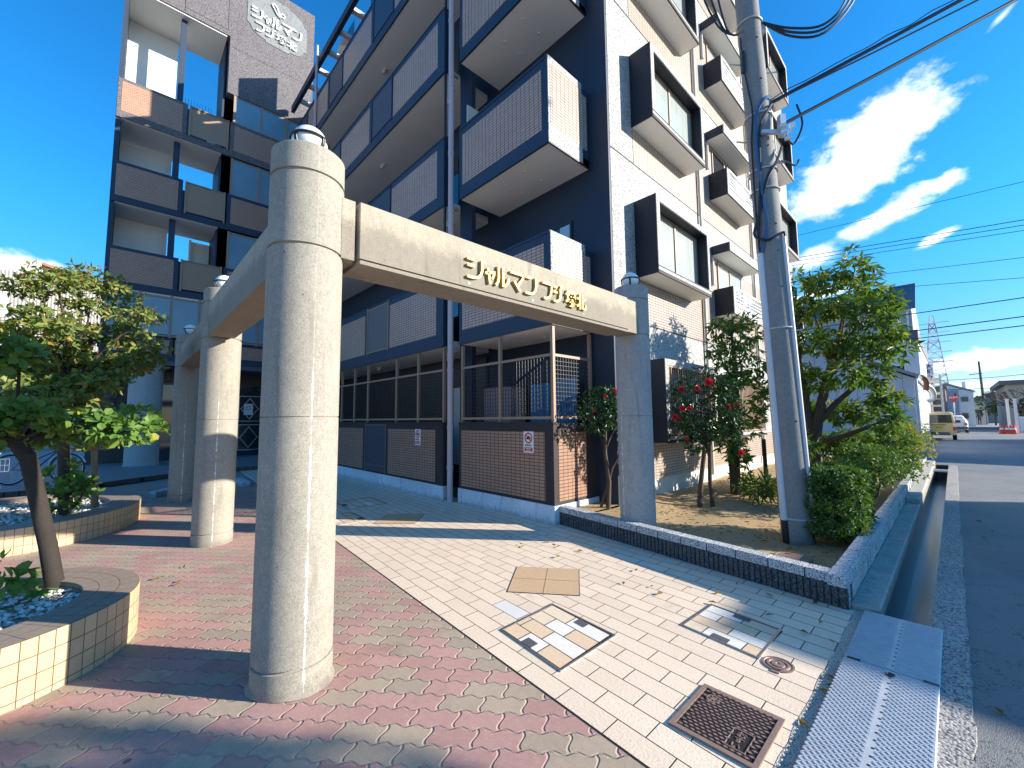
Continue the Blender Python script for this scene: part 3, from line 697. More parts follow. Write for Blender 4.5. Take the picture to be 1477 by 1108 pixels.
def sign_text(mb, seq, O, u, v, nrm, hgt, d, wd=.14):
    O, u, v = Vector(O), Vector(u), Vector(v)
    for ch, off, wid in seq:
        o = O+u*off
        if ch in GLY:
            for s in GLY[ch]: mb.stroke([(a*wid, b*hgt) for a, b in s], wd*hgt, o, u, v, nrm, 0, d)
        else: mb.text(ch, hgt*.98, o+v*(hgt*.08)-u*(.02*hgt)+Vector(nrm)*(d/2), u, v, nrm, d/2, bold=.004*hgt/.17)
SEQ1 = [('shi',0,.17),('ya',.185,.105),('ru',.30,.155),('ma',.47,.165),('n',.655,.155),('fu',.885,.14),('ji',1.04,.13),('堺',1.225,.16),('北',1.40,.15)]

bm = MB()
bm.box(-2.885,-2.615, .98,1.066, 2.535,2.935); bm.bbox(-2.90,-2.600, 1.09,4.38, 2.556,2.94,.006); bm.box(-2.89,-2.622,1.095,4.375,2.540,2.560); bm.bbox(-2.90,-2.588,1.09,4.38,2.515,2.5415,.004)
bm.box(-2.85,-2.68,1.065,1.095,2.54,2.93); bm.box(-2.885,-2.625,4.41,4.66,2.535,2.935); bm.box(-2.85,-2.68,4.375,4.415,2.54,2.93)
beam = tag(bm.build('gate_beam', M_conc, loc=(-2.75,2.7,2.73)), 'sunlit concrete gate beam carrying the brass sign letters', 'beam', 'concrete gate beams')
lt = MB(); sign_text(lt, SEQ1, (-2.600,1.955,2.622), (0,1,0), (0,0,1), (1,0,0), .172, .028, .115); lt.build('lettering', M_gold, beam)
bo = MB()
for y, z in ((1.99,2.85),(1.99,2.585),(2.73,2.85),(2.73,2.585),(3.5,2.85),(3.5,2.585),(4.22,2.85)):
    bo.tube([(-2.601,y,z),(-2.598,y,z)], .014, 10)
bo.build('filled_bolt_hole', M_plast, beam)
def beam_x(x0, x1, y, label):
    b = MB(); b.bbox(x1+.11,x0-.11, y-.14,y+.14, 2.535,2.94,.006); b.box(x1,x1+.11,y-.125,y+.125,2.55,2.93); b.box(x0-.11,x0,y-.125,y+.125,2.55,2.93)
    tag(b.build('gate_beam', M_conc, loc=((x0+x1)/2,y,2.73)), label, 'beam', 'concrete gate beams')
beam_x(-2.95,-6.22,.87,'shaded concrete gate beam from the largest pillar to the middle pillar')
beam_x(-6.62,-9.97,.93,'short concrete gate beam between the middle and half hidden pillars')

# ------------------------------------------------------------------ apartment block
ab = thing('apartment_block', 'five storey apartment block with tiled balconies and street side bay windows', 'building', (-10,9,0))
body = MB(); body.box(-17.6,-3.72,5.7,16.9,0,14.2); wl = body.build('wall', M_navy, ab)
sw_ = MB(); sw_.box(-17.6,-3.585,5.60,5.70,.0,14.2); sw_.build('balcony_side_wall', M_navy, ab)
ew = MB(); ew.box(-3.72,-3.58,5.65,17.0,.45,14.3); ew.box(-3.72,-3.575,16.9,17.0,0,.45); ew.build('street_wall', M_lgran, ab)
pl = MB(); pl.box(-3.72,-3.60,5.65,17.0,0,.45); pl.build('street_plinth', M_cream, ab)
rf = MB(); rf.box(-17.7,-3.5,5.62,17.1,14.3,14.5); rf.build('roof_edge', M_dgran, ab)
tl = MB()
for z0, z1 in ((.46,1.06),(3.12,5.15),(5.96,7.95),(8.75,10.72),(11.52,13.5)): tl.box(-3.6,-3.575,6.37,16.9,z0,z1)
tl.build_each('street_tile', M_tiles, ab)
gr = MB()
for z in (5.945,3.1,8.735,11.505): gr.box(-3.6,-3.572,5.66,17,z,z+.012)
gr.build('tile_joint', M_brown, ab)
FL = [2.89+2.82*k for k in range(5)]
def pane(y0, y1, z0, z1, x, par, split=True, mt=None):
    """street side sliding window at plane x"""
    f = MB(); w_ = .035
    f.box(x,x+.03,y0,y1,z1-w_,z1); f.box(x,x+.03,y0,y1,z0,z0+w_); f.box(x,x+.03,y0,y0+w_,z0+w_,z1-w_); f.box(x,x+.03,y1-w_,y1,z0+w_,z1-w_)
    ym = (y0+y1)/2; f.box(x+.001,x+.032,ym-.03,ym+.03,z0+w_,z1-w_)
    fo = f.build('window_frame', M_bronze, par)
    g = MB(); g.box(x+.002,x+.012,y0+w_,ym-.03,z0+w_,z1-w_); g.box(x+.002,x+.016,ym+.03,y1-w_,z0+w_,z1-w_); g.build('pane', mt or M_curt, par)
def bay(y0, y1, z0, z1, par, bars=False):
    """projecting bay box: deep reveal, dark cheeks, pale soffit"""
    xf = -3.17; b = MB(); e = .12
    b.box(-3.58,xf,y0+.012,y1-.012,z1-.10,z1); b.box(-3.58,xf,y0+.012,y1-.012,z0+.05,z0+.13); b.box(-3.58,xf,y0+.012,y0+e,z0+.13,z1-.10); b.box(-3.58,xf,y1-.1,y1-.012,z0+.13,z1-.10)
    o = b.build('bay_window', M_lgran, par)
    ck = MB(); ck.box(-3.58,xf-.003,y0,y0+.012,z0+.005,z1+.003); ck.box(-3.58,xf-.003,y1-.012,y1,z0+.005,z1+.003); ck.build_each('cheek', M_cheek, o)
    ln = MB(); ln.box(xf,xf+.006,y0,y1,z0+.118,z0+.130); ln.box(xf,xf+.006,y0,y1,z0+.04,z0+.052); ln.box(xf-.02,xf+.004,y0+.012,y1-.012,z0,z0+.05); ln.build('drip_line', M_brown, o)
    sf = MB(); sf.box(-3.58,xf-.02,y0+.02,y1-.02,z0,z0+.05); sf.build('soffit', M_soffit, o)
    rv = MB(); rv.box(-3.5,-3.44,y0+e,y1-.1,z0+.13,z1-.1); rv.build('reveal', M_brown, o)
    li = MB(); ya, yb, za, zb_ = y0+e, y1-.1, z0+.13, z1-.1
    li.box(-3.44,xf-.012,ya,yb,zb_-.012,zb_); li.box(-3.44,xf-.012,yb-.012,yb,za,zb_-.012); li.box(-3.44,xf-.012,ya,ya+.012,za,zb_-.012); li.box(-3.44,xf-.012,ya+.012,yb-.012,za,za+.01); li.build('reveal_lining', M_cheek, o)
    pane(ya+.012,yb-.012,za+.01,zb_-.012,-3.40,o)
    if bars:
        q = MB(); y = y0+e+.03
        while y < y1-.12: q.box(xf-.03,xf-.012,y,y+.022,z0+.16,z1-.13); y += .085
        q.box(xf-.035,xf-.008,y0+e,y1-.1,z0+.13,z0+.16); q.box(xf-.035,xf-.008,y0+e,y1-.1,z1-.13,z1-.1); q.build('window_bars', M_bronze, o)
    return o
for k in range(4):
    bay(6.34,8.53,3.88+2.73*k,5.24+2.73*k,ab); bay(13.85,16.15,3.9+2.73*k,5.3+2.73*k,ab)
bay(6.42,8.54,1.08,2.46,ab,bars=True)
def lowbay(y0, y1, z0, z1, label):
    bay(y0, y1, z0, z1, ab, bars=True)
lowbay(9.6,11.6,1.05,2.42,'')
for k in range(4):
    zb = 3.78+2.76*k; zh = 5.2+2.78*k
    bx_ = MB(); bx_.box(-3.575,-3.18,9.78,9.83,zb,zb+.62); bx_.box(-3.575,-3.18,11.75,11.80,zb,zb+.62); bx_.box(-3.575,-3.18,9.83,11.75,zb+.02,zb+.14)
    o = bx_.build('flower_box', M_cheek, ab)
    fr = MB(); fr.box(-3.18,-3.165,9.78,11.8,zb,zb+.16); fr.box(-3.18,-3.165,9.78,9.9,zb+.16,zb+.62); fr.build('box_front', M_lgran, o)
    sf = MB(); sf.box(-3.57,-3.2,9.8,11.78,zb-.004,zb+.02); sf.build('soffit', M_soffit, o)
    la = MB(); la.box(-3.185,-3.16,9.9,11.78,zb+.57,zb+.62); la.box(-3.185,-3.16,9.9,11.78,zb+.18,zb+.2)
    for i in range(24): la.box(-3.18,-3.172,9.92+.078*i,9.935+.078*i,zb+.2,zb+.57)
    for j in range(4): la.box(-3.179,-3.173,9.9,11.78,zb+.24+.08*j,zb+.255+.08*j)
    la.box(-3.185,-3.16,10.8,10.84,zb+.16,zb+.57); la.build('railing', M_white, o)
    hd = MB(); hd.box(-3.575,-3.19,9.72,11.85,zh,zh+.2); o = hd.build('window_hood', M_cheek, ab)
    hf = MB(); hf.box(-3.19,-3.17,9.72,11.85,zh-.004,zh+.2); hf.build('hood_front', M_lgran, o); hs_ = MB(); hs_.box(-3.57,-3.2,9.74,11.83,zh-.02,zh); hs_.build('soffit', M_soffit, o)
    pane(10.0,11.55,zb+.5,zh-.1,-3.578,ab,mt=M_curt if k != 1 else M_glass)
    pi = MB(); pi.tube([(-3.54,9.68,zb+.7),(-3.54,9.68,zh-.15),(-3.56,9.75,zh-.08)], .03, 8); pi.build('wall_pipe', M_cream, ab, smooth=True)
acu = MB(); acu.bbox(-3.55,-3.25,10.1,10.85,3.95,4.5,.02); acuo = acu.build('air_conditioner', M_white, ab)
fg = MB()
for i in range(5): fg.tube([(-3.245,10.4+(.05*(i+1))*math.cos(a),4.22+(.05*(i+1))*math.sin(a)) for a in [2*math.pi*j/20 for j in range(21)]], .006, 4, False)
fg.build('fan_grille', M_dark, acuo)
for y in (9.1,12.6):
    pi = MB(); pi.tube([(-3.53,y,.3),(-3.53,y,14.2)], .035, 8); pi.build('wall_pipe', M_cream, ab, smooth=True)

def balcony(x0, x1, yf, z, panels, end=False, right_b=.2):
    """one balcony run: slab, dark parapet, tile and door panels; z = underside"""
    pf = MB(); pf.box(x0,x1-(.012 if end else 0),yf,yf+.11,z+.006,z+1.40); pf.box(x0,x1-(.012 if end else 0),yf-.012,yf+.12,z+1.385,z+1.42)
    o = pf.build('balcony', M_dgran, ab)
    if end:
        ef = MB(); ef.box(x1-.11,x1,yf+.002,5.40,z+.006,z+1.42); ef.build('end_parapet', M_lgran, o)
        ef = MB(); ef.box(x1-.12,x1-.02,5.40,5.60,z+.006,z+1.36); ef.build('end_pier', M_dgran, o)
        et = MB(); et.box(x1,x1+.004,yf+.05,5.38,z+.30,z+1.30); et.box(x1-.02,x1-.016,5.42,5.55,z+.30,z+1.26); et.build_each('end_tile', M_tiles, o)
    sl = MB(); sl.box(x0,x1-.02,yf+.02,5.60,z,z+.14); sl.build('slab', M_soffit, o)
    eg = MB(); eg.box(x0,x1,yf+.001,yf+.03,z-.012,z+.004)
    if end: eg.box(x1-.03,x1-.001,yf+.03,5.6,z-.012,z+.004)
    eg.build('drip_edge', M_dark, o)
    tb = MB(); dp = MB(); dfs = []
    for kind, a, b in panels:
        if kind == 't': tb.box(a,b,yf-.004,yf,z+.25,z+1.25)
        else:
            dp.box(a+.05,b-.05,yf-.006,yf,z+.28,z+1.33); dfm = MB(); dfs.append(dfm)
            for q in (a,b-.03): dfm.box(q,q+.03,yf-.02,yf,z+.2,z+1.4)
            dfm.box(a+.03,b-.03,yf-.015,yf,z+1.33,z+1.36); dfm.box(a+.03,b-.03,yf-.015,yf,z+.25,z+.28)
    if tb.v: tb.build_each('tile_panel', M_tile, o)
    if dp.v: dp.build_each('door_panel', M_louvn if z > 5 else M_louv, o); [q_.build('panel_frame', M_dgran if z > 5 else M_bronze, o) for q_ in dfs]
    return o
PAN = []
x = -6.87
while x > -16: PAN += [('t',x-1.93,x),('d',x-3.12,x-1.98)]; x -= 3.25
for k in range(5):
    z = FL[k]
    o = balcony(-6.24,-3.95,4.55,z,[('t',-6.14,-4.09)],True)
    for a, b in ((-4.75,4.85),(-4.75,5.25),(-5.3,4.9),(-5.3,5.3)): dots = MB(); dots.tube([(a,b,z-.0),(a,b,z-.015)], .028, 8); dots.build('ceiling_fitting', M_white, o)
    if k < 4:
        o = balcony(-17.3,-6.62,4.45,z,PAN)
        for a in (-7.2,-10.4): fx = MB(); fx.box(a-.1,a+.1,4.95,5.0,z-.05,z); fx.tube([(a,4.97,z-.05),(a,4.97,z-.09)], .03, 8); fx.build('ceiling_fitting', M_cream, o)
    wn = MB(); wn.box(-5.75,-4.35,5.585,5.60,z+.15,z+2.05); wo_ = wn.build('balcony_window', M_glass, ab)
    wf = MB()
    for q in (-5.75,-5.08,-4.39): wf.box(q,q+.04,5.565,5.585,z+.15,z+2.05)
    wf.box(-5.71,-4.39,5.566,5.584,z+2.01,z+2.05); wf.build('window_frame', M_dark, wo_)
    cu_ = MB(); cu_.box(-4.62,-4.40,5.578,5.584,z+.2,z+2.0); cu_.build('curtain', M_curt, wo_)
    for xx in (-8.5,-12,-15):
        wn = MB(); wn.box(xx-.8,xx+.8,5.585,5.60,z+.15,z+2.05); wn.build('balcony_window', M_glass, ab)
    pn = MB(); pn.box(-6.18,-6.15,4.68,5.58,z+.15,z+1.95); pn.build('balcony_partition', M_cream, ab)
    # gap with post and elbow pipe
    po = MB(); po.box(-6.66,-6.62,4.47,4.51,z+1.42,z+2.82); po.build('corner_post', M_dgran, ab)
    el = MB(); el.tube([(-6.42,4.50,z-.18),(-6.46,4.56,z-.10),(-6.5,4.7,z-.06)], .045, 8); el.build('pipe_elbow', M_lav, ab, smooth=True)
gp = MB(); gp.box(-6.62,-6.24,4.85,4.95,.26,14.0); gp.build('recess_pier', M_navy, ab)
dpipe = MB(); dpipe.tube([(-6.42,4.48,0),(-6.42,4.48,14.2)], .055, 14)
for z in (.62,1.36,2.42,2.62,3.9,5.3,5.5,6.7,8.1,9.5): dpipe.tube([(-6.42,4.48,z-.03),(-6.42,4.48,z+.03)], .062, 14)
dpipe.build('drainpipe', M_lav, ab, smooth=True)
bk = MB()
for z in (.62,1.36,2.5,3.9,5.3,6.7,8.1): bk.box(-6.5,-6.47,4.47,4.6,z-.008,z+.008)
bk.build('pipe_bracket', M_dark, ab)
# roof pergola over the left run
pg = MB(); pg.box(-17.6,-6.7,4.46,4.58,13.95,14.2)
pgo = pg.build('roof_pergola', M_dgran, ab)
for i in range(11): pg = MB(); pg.box(-16.9+1.0*i,-16.74+1.0*i,4.58,5.6,13.98,14.1); pg.build('pergola_rung', M_cream, pgo)  # cream colour gives the rungs their lit undersides
vp_ = MB(); vp_.tube([(-14.4,4.40,11.4),(-14.4,4.40,14.55)], .045, 10); vp_.build('vent_pipe', M_lav, ab, smooth=True)

# ground floor terrace walls and screens
def terrace(x0, x1, yf, panels, posts, end=False, nm='terrace_wall'):
    b = MB(); b.box(x0,x1,yf,yf+.14,.262,1.42); b.box(x0-.0,x1+.012,yf-.012,yf+.15,1.42,1.445)
    if end: b.box(x1-.14,x1,yf+.14,5.60,.262,1.42)
    o = b.build(nm, M_brown, ab)
    ba = MB(); ba.box(x0-.002,x1+.02,yf-.02,yf+.13,0,.262)
    if end: ba.box(x1-.12,x1+.02,yf+.13,5.6,0,.262)
    ba.build('plaster_base', M_plast, o)
    tb = MB(); dp = MB(); dfs = []
    for kind, a, c in panels:
        if kind == 't': tb.box(a,c,yf-.004,yf,.31,1.305)
        else:
            dp.box(a+.05,c-.05,yf-.008,yf,.3,1.38); df = MB(); dfs.append(df); df.box(a,a+.045,yf-.02,yf,.264,1.42); df.box(c-.045,c,yf-.02,yf,.264,1.42); df.box(a+.045,c-.045,yf-.018,yf,.42,.46); df.box(a+.045,c-.045,yf-.018,yf,1.36,1.4)
    if end: tb.box(x1,x1+.004,yf+.1,5.32,.31,1.29)
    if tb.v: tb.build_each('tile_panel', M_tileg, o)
    if dp.v: dp.build_each('gate_panel', M_louvn, o); [q_.build('gate_frame', M_dkgrey, o) for q_ in dfs]
    sc_ = MB(); bars = MB(); zt = 2.86; r1, r2 = 1.51, 2.44
    ym = yf+.06
    for p in posts: sc_.box(p-.025,p+.025,ym-.025,ym+.025,1.445,zt)
    for z in (r1,r2): sc_.box(posts[0],posts[-1],ym-.018,ym+.018,z-.02,z+.02)
    xx = posts[0]+.065
    while xx < posts[-1]: bars.box(xx-.004,xx+.004,ym-.004,ym+.004,r1,r2); xx += .065
    z = r1+.065
    while z < r2: bars.box(posts[0],posts[-1],ym-.0035,ym+.0035,z-.0035,z+.0035); z += .065
    if end:
        xe = x1-.06
        sc_.box(xe-.025,xe+.025,5.52,5.57,1.445,zt)
        for z in (r1,r2): sc_.box(xe-.018,xe+.018,ym+.026,5.52,z-.02,z+.02)
        yy = ym+.065
        while yy < 5.5: bars.box(xe-.004,xe+.004,yy-.004,yy+.004,r1,r2); yy += .065
        z = r1+.065
        while z < r2: bars.box(xe-.0035,xe+.0035,ym,5.52,z-.0035,z+.0035); z += .065
    so_ = sc_.build('screen_frame', M_bronze, ab); bars.build('screen_grid', M_dark, so_)
terrace(-6.24,-3.96,4.55,[('t',-6.17,-4.13)],[-6.2,-5.16,-4.0],True)
PG = []; x = -6.87
while x > -16: PG += [('t',x-1.93,x),('d',x-3.12,x-2.0)]; x -= 3.25
terrace(-17.3,-6.60,4.45,PG,[-17.2,-16,-14.8,-13.3,-12.5,-11.66,-10.81,-10.0,-8.53,-7.6,-6.66])
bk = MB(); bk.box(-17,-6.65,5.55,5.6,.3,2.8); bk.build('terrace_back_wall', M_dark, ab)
dr = MB(); dr.box(-7.75,-7.25,5.50,5.55,.5,2.2); dr.build('terrace_door', M_cream, ab)
# things on the ground floor terrace
ac = thing('storage_cabinet', 'mauve grey cabinet behind the mesh screen beside the drainpipe', 'cabinet', (-5.75,5.2,1.2))
a_ = MB(); a_.bbox(-6.08,-5.35,5.0,5.4,.3,2.08,.02); a_.build('body', simple('mauve_grey_panel', (.33,.27,.27), .5), ac); a_ = MB(); a_.box(-6.10,-5.33,4.98,5.42,2.08,2.11); a_.build('top', M_brown, ac)
def curtain_sheet(x0, x1, label, zt):
    mb = MB(); n = 40
    for i in range(n+1):
        xx = x0+(x1-x0)*i/n; y = 5.38+.035*math.sin(i*1.3)+.02*math.sin(i*.5)
        mb.v += [(xx,y,.4),(xx,y*.999+.004,1.3),(xx,y,zt+.015*math.sin(i*.7))]
    for i in range(n): k = 3*i; mb.f += [(k,k+3,k+4,k+1),(k+1,k+4,k+5,k+2)]
    tag(mb.build('hanging_sheet', M_bluesheet, smooth=True, loc=((x0+x1)/2,5.38,1.2), ang=80), label, 'sheet')
curtain_sheet(-5.22,-4.78,'blue cloth sheet hanging between the mauve cabinet and the other blue sheet', 2.1)
curtain_sheet(-4.72,-4.2,'blue cloth sheet hanging behind the corner post of the mesh screen', 2.16)

# no-parking notices on the terrace walls
def notice(x, y, label):
    t = thing('notice_board', label, 'notice', (x,y,1.145), 'no parking notices on the tiled walls')
    b = MB(); b.bbox(x-.105,x+.105,y-.010,y-.001,.985,1.305,.001); b.build('panel', M_white, t)
    O = (x,y-.0105,1.145); u, v, n = (1,0,0), (0,0,1), (0,-1,0)
    ring = MB(); ci = [(.072*math.cos(a),.072*math.sin(a)+.062) for a in [2*math.pi*i/32 for i in range(33)]]; ring.stroke(ci, .022, O, u, v, n, 0, .0012)
    ring.stroke([(-.05,.112),(.05,.012)], .017, O, u, v, n, .0012, .002); ring.build('red_ring', M_red, t)
    car = MB(); car.prism([(-.045,.04),(.045,.04),(.045,.068),(.03,.072),(.02,.092),(-.02,.092),(-.03,.072),(-.045,.068)], O, u, v, n, 0, .001); car.build('car_symbol', M_black, t)
    tx = MB(); tx.text('駐車禁止', .036, Vector(O)+Vector((-.074,0,-.062)), u, v, n, .0008, .0006); tx.build('lettering', M_black, t)
    rb_ = MB(); rb_.prism([(-.085,-.138),(.085,-.138),(.085,-.08),(-.085,-.08)], O, u, v, n, 0, .0008); rb_.build('red_band', M_red, t)
    wl_ = MB(); 
    for zz, ww in ((-.098,.06),(-.121,.045)): wl_.prism([(-ww,zz-.004),(ww,zz-.004),(ww,zz+.004),(-ww,zz+.004)], O, u, v, n, .0008, .0012)
    wl_.build('band_lettering', M_white, t)
    bkt = 1
notice(-4.45,4.546,'white and red no parking notice on the tiled wall nearer the corner')
notice(-7.50,4.446,'white and red no parking notice between the drainpipe and the dark gate')
MARK = 2

# ------------------------------------------------------------------ stair and corridor tower
X = -17.8
tw = thing('apartment_tower', 'dark granite corridor tower with open galleries and a rooftop name plaque', 'building', (-19,2.4,0))
def TB(name, m, parent, *boxes, **kw):
    mb = MB()
    for b in boxes: mb.box(*b)
    if len(boxes) > 1 and name in ('tile_panel', 'pier', 'corridor_wall', 'side_wall', 'screen_post', 'panel_post', 'back_railing', 'rooftop_wall', 'entrance_wall'): return mb.build_each(name, m, parent, **kw)
    return mb.build(name, m, parent, **kw)
sw2 = TB('sign_wall', M_tgran, tw, (X-.8,X,2.35,5.30,13.76,18.9), (X-.8,X-.001,-.5,2.35,16.0,18.9))
jn = TB('wall_joint', M_brown, sw2, (X,X+.004,.98,1.0,16.05,18.9), (X,X+.004,2.26,2.275,16.2,18.6), (X,X+.004,1.0,2.26,16.2,16.215), (X,X+.004,2.4,5.25,15.6,15.61))
TB('side_wall', M_dgran, tw, (-19.7,X-.05,-.56,-.44,3.4,18.9), (-19.9,-18.1,2.3,5.3,3.4,13.76), (-21.5,-18.4,5.3,5.4,3.4,14.5))
TB('corridor_wall', M_soffit, tw, (-19.35,-19.2,-.44,.95,3.4,11.2), (-19.6,-19.45,-.44,.95,11.5,16.0), (-19.6,-19.45,2.0,2.26,11.5,13.2))
TB('corridor_side', M_navy, tw, (-19.7,-18.15,2.26,2.30,3.4,16.0))
for zc in (15.95, 11.30, 8.48, 5.66): TB('gallery_ceiling', M_soffit, tw, (-19.6,X-.05,-.44,2.26,zc,zc+.12))
TB('pier', M_dgran, tw, (X-.45,X-.3,.93,1.10,3.4,16.0), (X-.5,X-.3,2.24,2.5,3.4,13.7))
TB('roof_rail', M_dark, tw, *[(-19.62,-19.60,1.08+.09*i,1.09+.09*i,13.6,14.0) for i in range(12)])
TB('back_railing', M_dgran, tw, (-19.7,-19.6,1.0,2.3,11.4,13.6), (-19.7,-19.6,1.0,2.3,8.6,10.3), (-19.7,-19.6,1.0,2.3,5.8,7.5))
TB('rooftop_wall', M_soffit, tw, (-19.7,-19.5,1.62,1.68,7.5,8.4), (-19.8,-19.7,1.68,2.26,7.5,8.4))
for zb, zt, zp in ((11.32,12.66,13.75), (8.5,9.86,11.27), (5.74,7.06,8.45)):
    m_ = M_tgran if zb > 11 else M_dgran  # tower granite: sunlit grey on top, shaded navy below, put into the colour
    o = TB('parapet', m_, tw, (X-.12,X,-.55,1.22,zb,zt), (X-.12,X-.02,1.22,2.5,zb,zb+.22), (X-.12,X,2.5,5.3,zb,zt))
    TB('tile_panel', M_tileb, o, (X,X+.006,-.45,1.10,zb+.22,zt-.1), (X,X+.006,2.62,5.25,zb+.25,zt-.12))
    bp_ = TB('brown_panel', M_bronze, o, (X-.04,X-.03,1.32,2.42,zb+.28,zt-.05)); TB('panel_post', M_bronze, o, (X-.04,X+.005,1.28,1.33,zb+.2,zt), (X-.04,X+.005,2.40,2.45,zb+.2,zt), (X-.04,X+.003,1.33,2.40,zt-.05,zt-.02))
    g = TB('glass_screen', M_frost, o, (X-.05,X-.035,2.6,5.25,zt+.03,zp-.05)); TB('screen_post', M_bronze, o, *[(X-.06,X-.01,y,y+.06,zt,zp) for y in (2.56,3.45,4.34,5.22)], (X-.055,X-.015,2.62,5.22,zt,zt+.035), (X-.055,X-.015,2.62,5.22,zp-.06,zp-.02))
o = TB('lower_parapet', M_dgran, tw, (X-.12,X,-.55,1.2,3.5,4.28), (X-.12,X,2.0,5.3,3.5,4.28), (X-.12,X-.02,1.2,2.0,3.5,3.75))  # same tower granite with the shade put into its colour
TB('tile_panel', M_tileb, o, (X,X+.006,-.45,1.12,3.74,4.2), (X,X+.006,2.1,5.25,3.74,4.2)); TB('brown_panel', M_bronze, o, (X-.04,X-.03,1.25,1.98,3.75,4.25))
TB('glass_screen', M_frost, o, (X-.05,X-.035,-.5,5.25,4.4,5.62)); TB('screen_post', M_bronze, o, *[(X-.06,X-.01,y,y+.06,4.28,5.74) for y in (-.5,.27,1.07,1.83,2.7,3.6,4.5,5.2)], (X-.055,X-.015,-.44,5.2,4.32,4.38), (X-.055,X-.015,-.44,5.2,5.62,5.68))
TB('backing_wall', M_navy, tw, (-18.5,-18.3,-.44,5.2,3.6,5.6), (-18.3,-18.1,2.5,5.25,5.8,13.7))
TB('entrance_soffit', M_dkgrey, tw, (-21,X+.001,-.55,5.4,3.36,3.5))
TB('entrance_wall', tile_mat('dark_entrance_tile', .2, .06, (.10,.07,.06), (.04,.03,.03), offset=True), tw, (-20.7,-20.6,-.75,5.6,0,3.36), (-19.9,-19.7,-.75,.50,0,3.36), (-19.9,-19.7,.5,1.45,2.88,3.36), (-19.9,-19.7,3.42,4.32,2.88,3.36), (-19.9,-19.7,.5,.84,0,2.88), (-19.9,-19.7,1.45,3.42,0,3.36), (-19.9,-19.7,4.32,5.6,0,3.36))
TB('wall_lantern', M_dark, tw, (-19.7,-19.55,-.25,-.1,2.3,2.75), (-19.68,-19.58,-.22,-.13,2.05,2.25))
TB('glass_door', M_glass, tw, (-19.68,-19.66,.86,1.45,0.13,2.85)); TB('door_frame', M_bronze, tw, (-19.69,-19.62,.83,.86,.12,2.9), (-19.69,-19.62,1.45,1.48,.12,2.9), (-19.69,-19.62,.86,1.45,2.86,2.9))
ed = TB('entrance_door', M_glass, tw, (-19.72,-19.68,3.45,4.3,.13,2.9)); gr_ = MB(); u, v, n = (0,1,0), (0,0,1), (1,0,0)
for base in (.35,1.5):
    gr_.stroke([(.05,0),(.8,0),(.8,1.0),(.05,1.0),(.05,0)], .03, (-19.68,3.45,base), u, v, n, 0, .02)
    gr_.stroke([(.42,.08),(.72,.5),(.42,.92),(.12,.5),(.42,.08)], .025, (-19.68,3.45,base), u, v, n, 0, .022); gr_.stroke([(.05,.5),(.12,.5)], .025, (-19.68,3.45,base), u, v, n, 0, .022); gr_.stroke([(.72,.5),(.8,.5)], .025, (-19.68,3.45,base), u, v, n, 0, .022)
gr_.build('door_lattice', M_stain, ed)
nt = thing('door_notice', 'small white paper notice with a red ring on the entrance door lattice', 'notice', (-19.64,3.8,1.95))
TB('paper', M_white, nt, (-19.65,-19.64,3.66,3.98,1.75,2.2)); rg = MB(); rg.stroke([(.07*math.cos(a),.07*math.sin(a)) for a in [2*math.pi*i/16 for i in range(17)]], .02, (-19.64,3.82,2.02), u, v, n, 0, .004); rg.build('red_ring', M_red, nt)
# plaque
OP = (X,0,0); plq = [(2.85,17.0),(2.95,16.95),(3.05,16.75),(3.3,16.62),(3.5,16.6),(3.5,16.52),(4.35,16.52),(4.35,16.6),(4.7,16.65),(4.85,16.78),(4.9,16.95),(5.0,16.95),(5.0,18.0),(4.9,18.02),(4.8,18.25),(4.5,18.42),(4.3,18.45),(4.3,18.52),(3.45,18.52),(3.45,18.45),(3.15,18.4),(2.98,18.25),(2.92,18.02),(2.85,18.0)]
pq = MB(); pq.prism(plq, OP, (0,1,0), (0,0,1), (1,0,0), 0, .02); pqo = pq.build('name_plaque', granite('plaque_stone', (.22,.235,.235), (.10,.11,.115), (.33,.34,.335), 30), tw)
tx = MB(); sq = [('shi',0,.40),('ya',.42,.26),('ru',.70,.34),('ma',1.07,.36),('n',1.46,.36)]
sign_text(tx, sq, (X+.02,2.98,17.27), (0,1,0), (0,0,1), (1,0,0), .42, .06, .16)
sign_text(tx, [('fu',0,.33),('ji',.37,.30),('堺',.74,.38),('北',1.14,.36)], (X+.02,3.12,16.76), (0,1,0), (0,0,1), (1,0,0), .38, .06, .16)
for s in ([(3.66,18.22),(3.75,18.28),(3.85,18.2),(3.93,17.98),(3.97,17.84),(3.86,17.92),(3.74,18.1),(3.66,18.22)], [(3.97,17.84),(4.0,18.02),(4.08,18.06),(4.14,18.0),(4.1,17.92),(4.02,17.9)]):
    tx.stroke(s, .045, (X+.02,0,0), (0,1,0), (0,0,1), (1,0,0), 0, .06)
tx.build('lettering', M_chrome, pqo)
# entrance column, steps, wheel stop
ec = MB(); ec.lathe((-18.0,.60), [(.45,0),(.45,.15),(.43,.16),(.43,1.6),(.425,1.605),(.43,1.61),(.43,3.37)], 48)
tag(ec.build('entrance_column', M_ccol, smooth=True, loc=(-18.0,.6,0), ang=25), 'thick pale round concrete column under the tower overhang', 'column')
es = MB(); es.add([(-13.2,-.75,.12),(-14.45,.98,.12),(-14.9,1.6,.12),(-14.9,5,.12),(-21,5,.12),(-21,-3,.12),(-13.2,-3,.12)], [(0,1,2,3,4,5,6)]); struct(es.build('entrance_floor', simple('grey_floor_tile', (.24,.23,.225), .6, var=.2)))
ri = MB(); 
for a, b in (((-13.2,-3),(-13.2,-.75)),((-13.2,-.75),(-14.45,.98)),((-14.45,.98),(-14.9,1.6)),((-14.9,1.6),(-14.9,5))): ri.add([(*a,0),(*b,0),(*b,.12),(*a,.12)], [(0,1,2,3)])
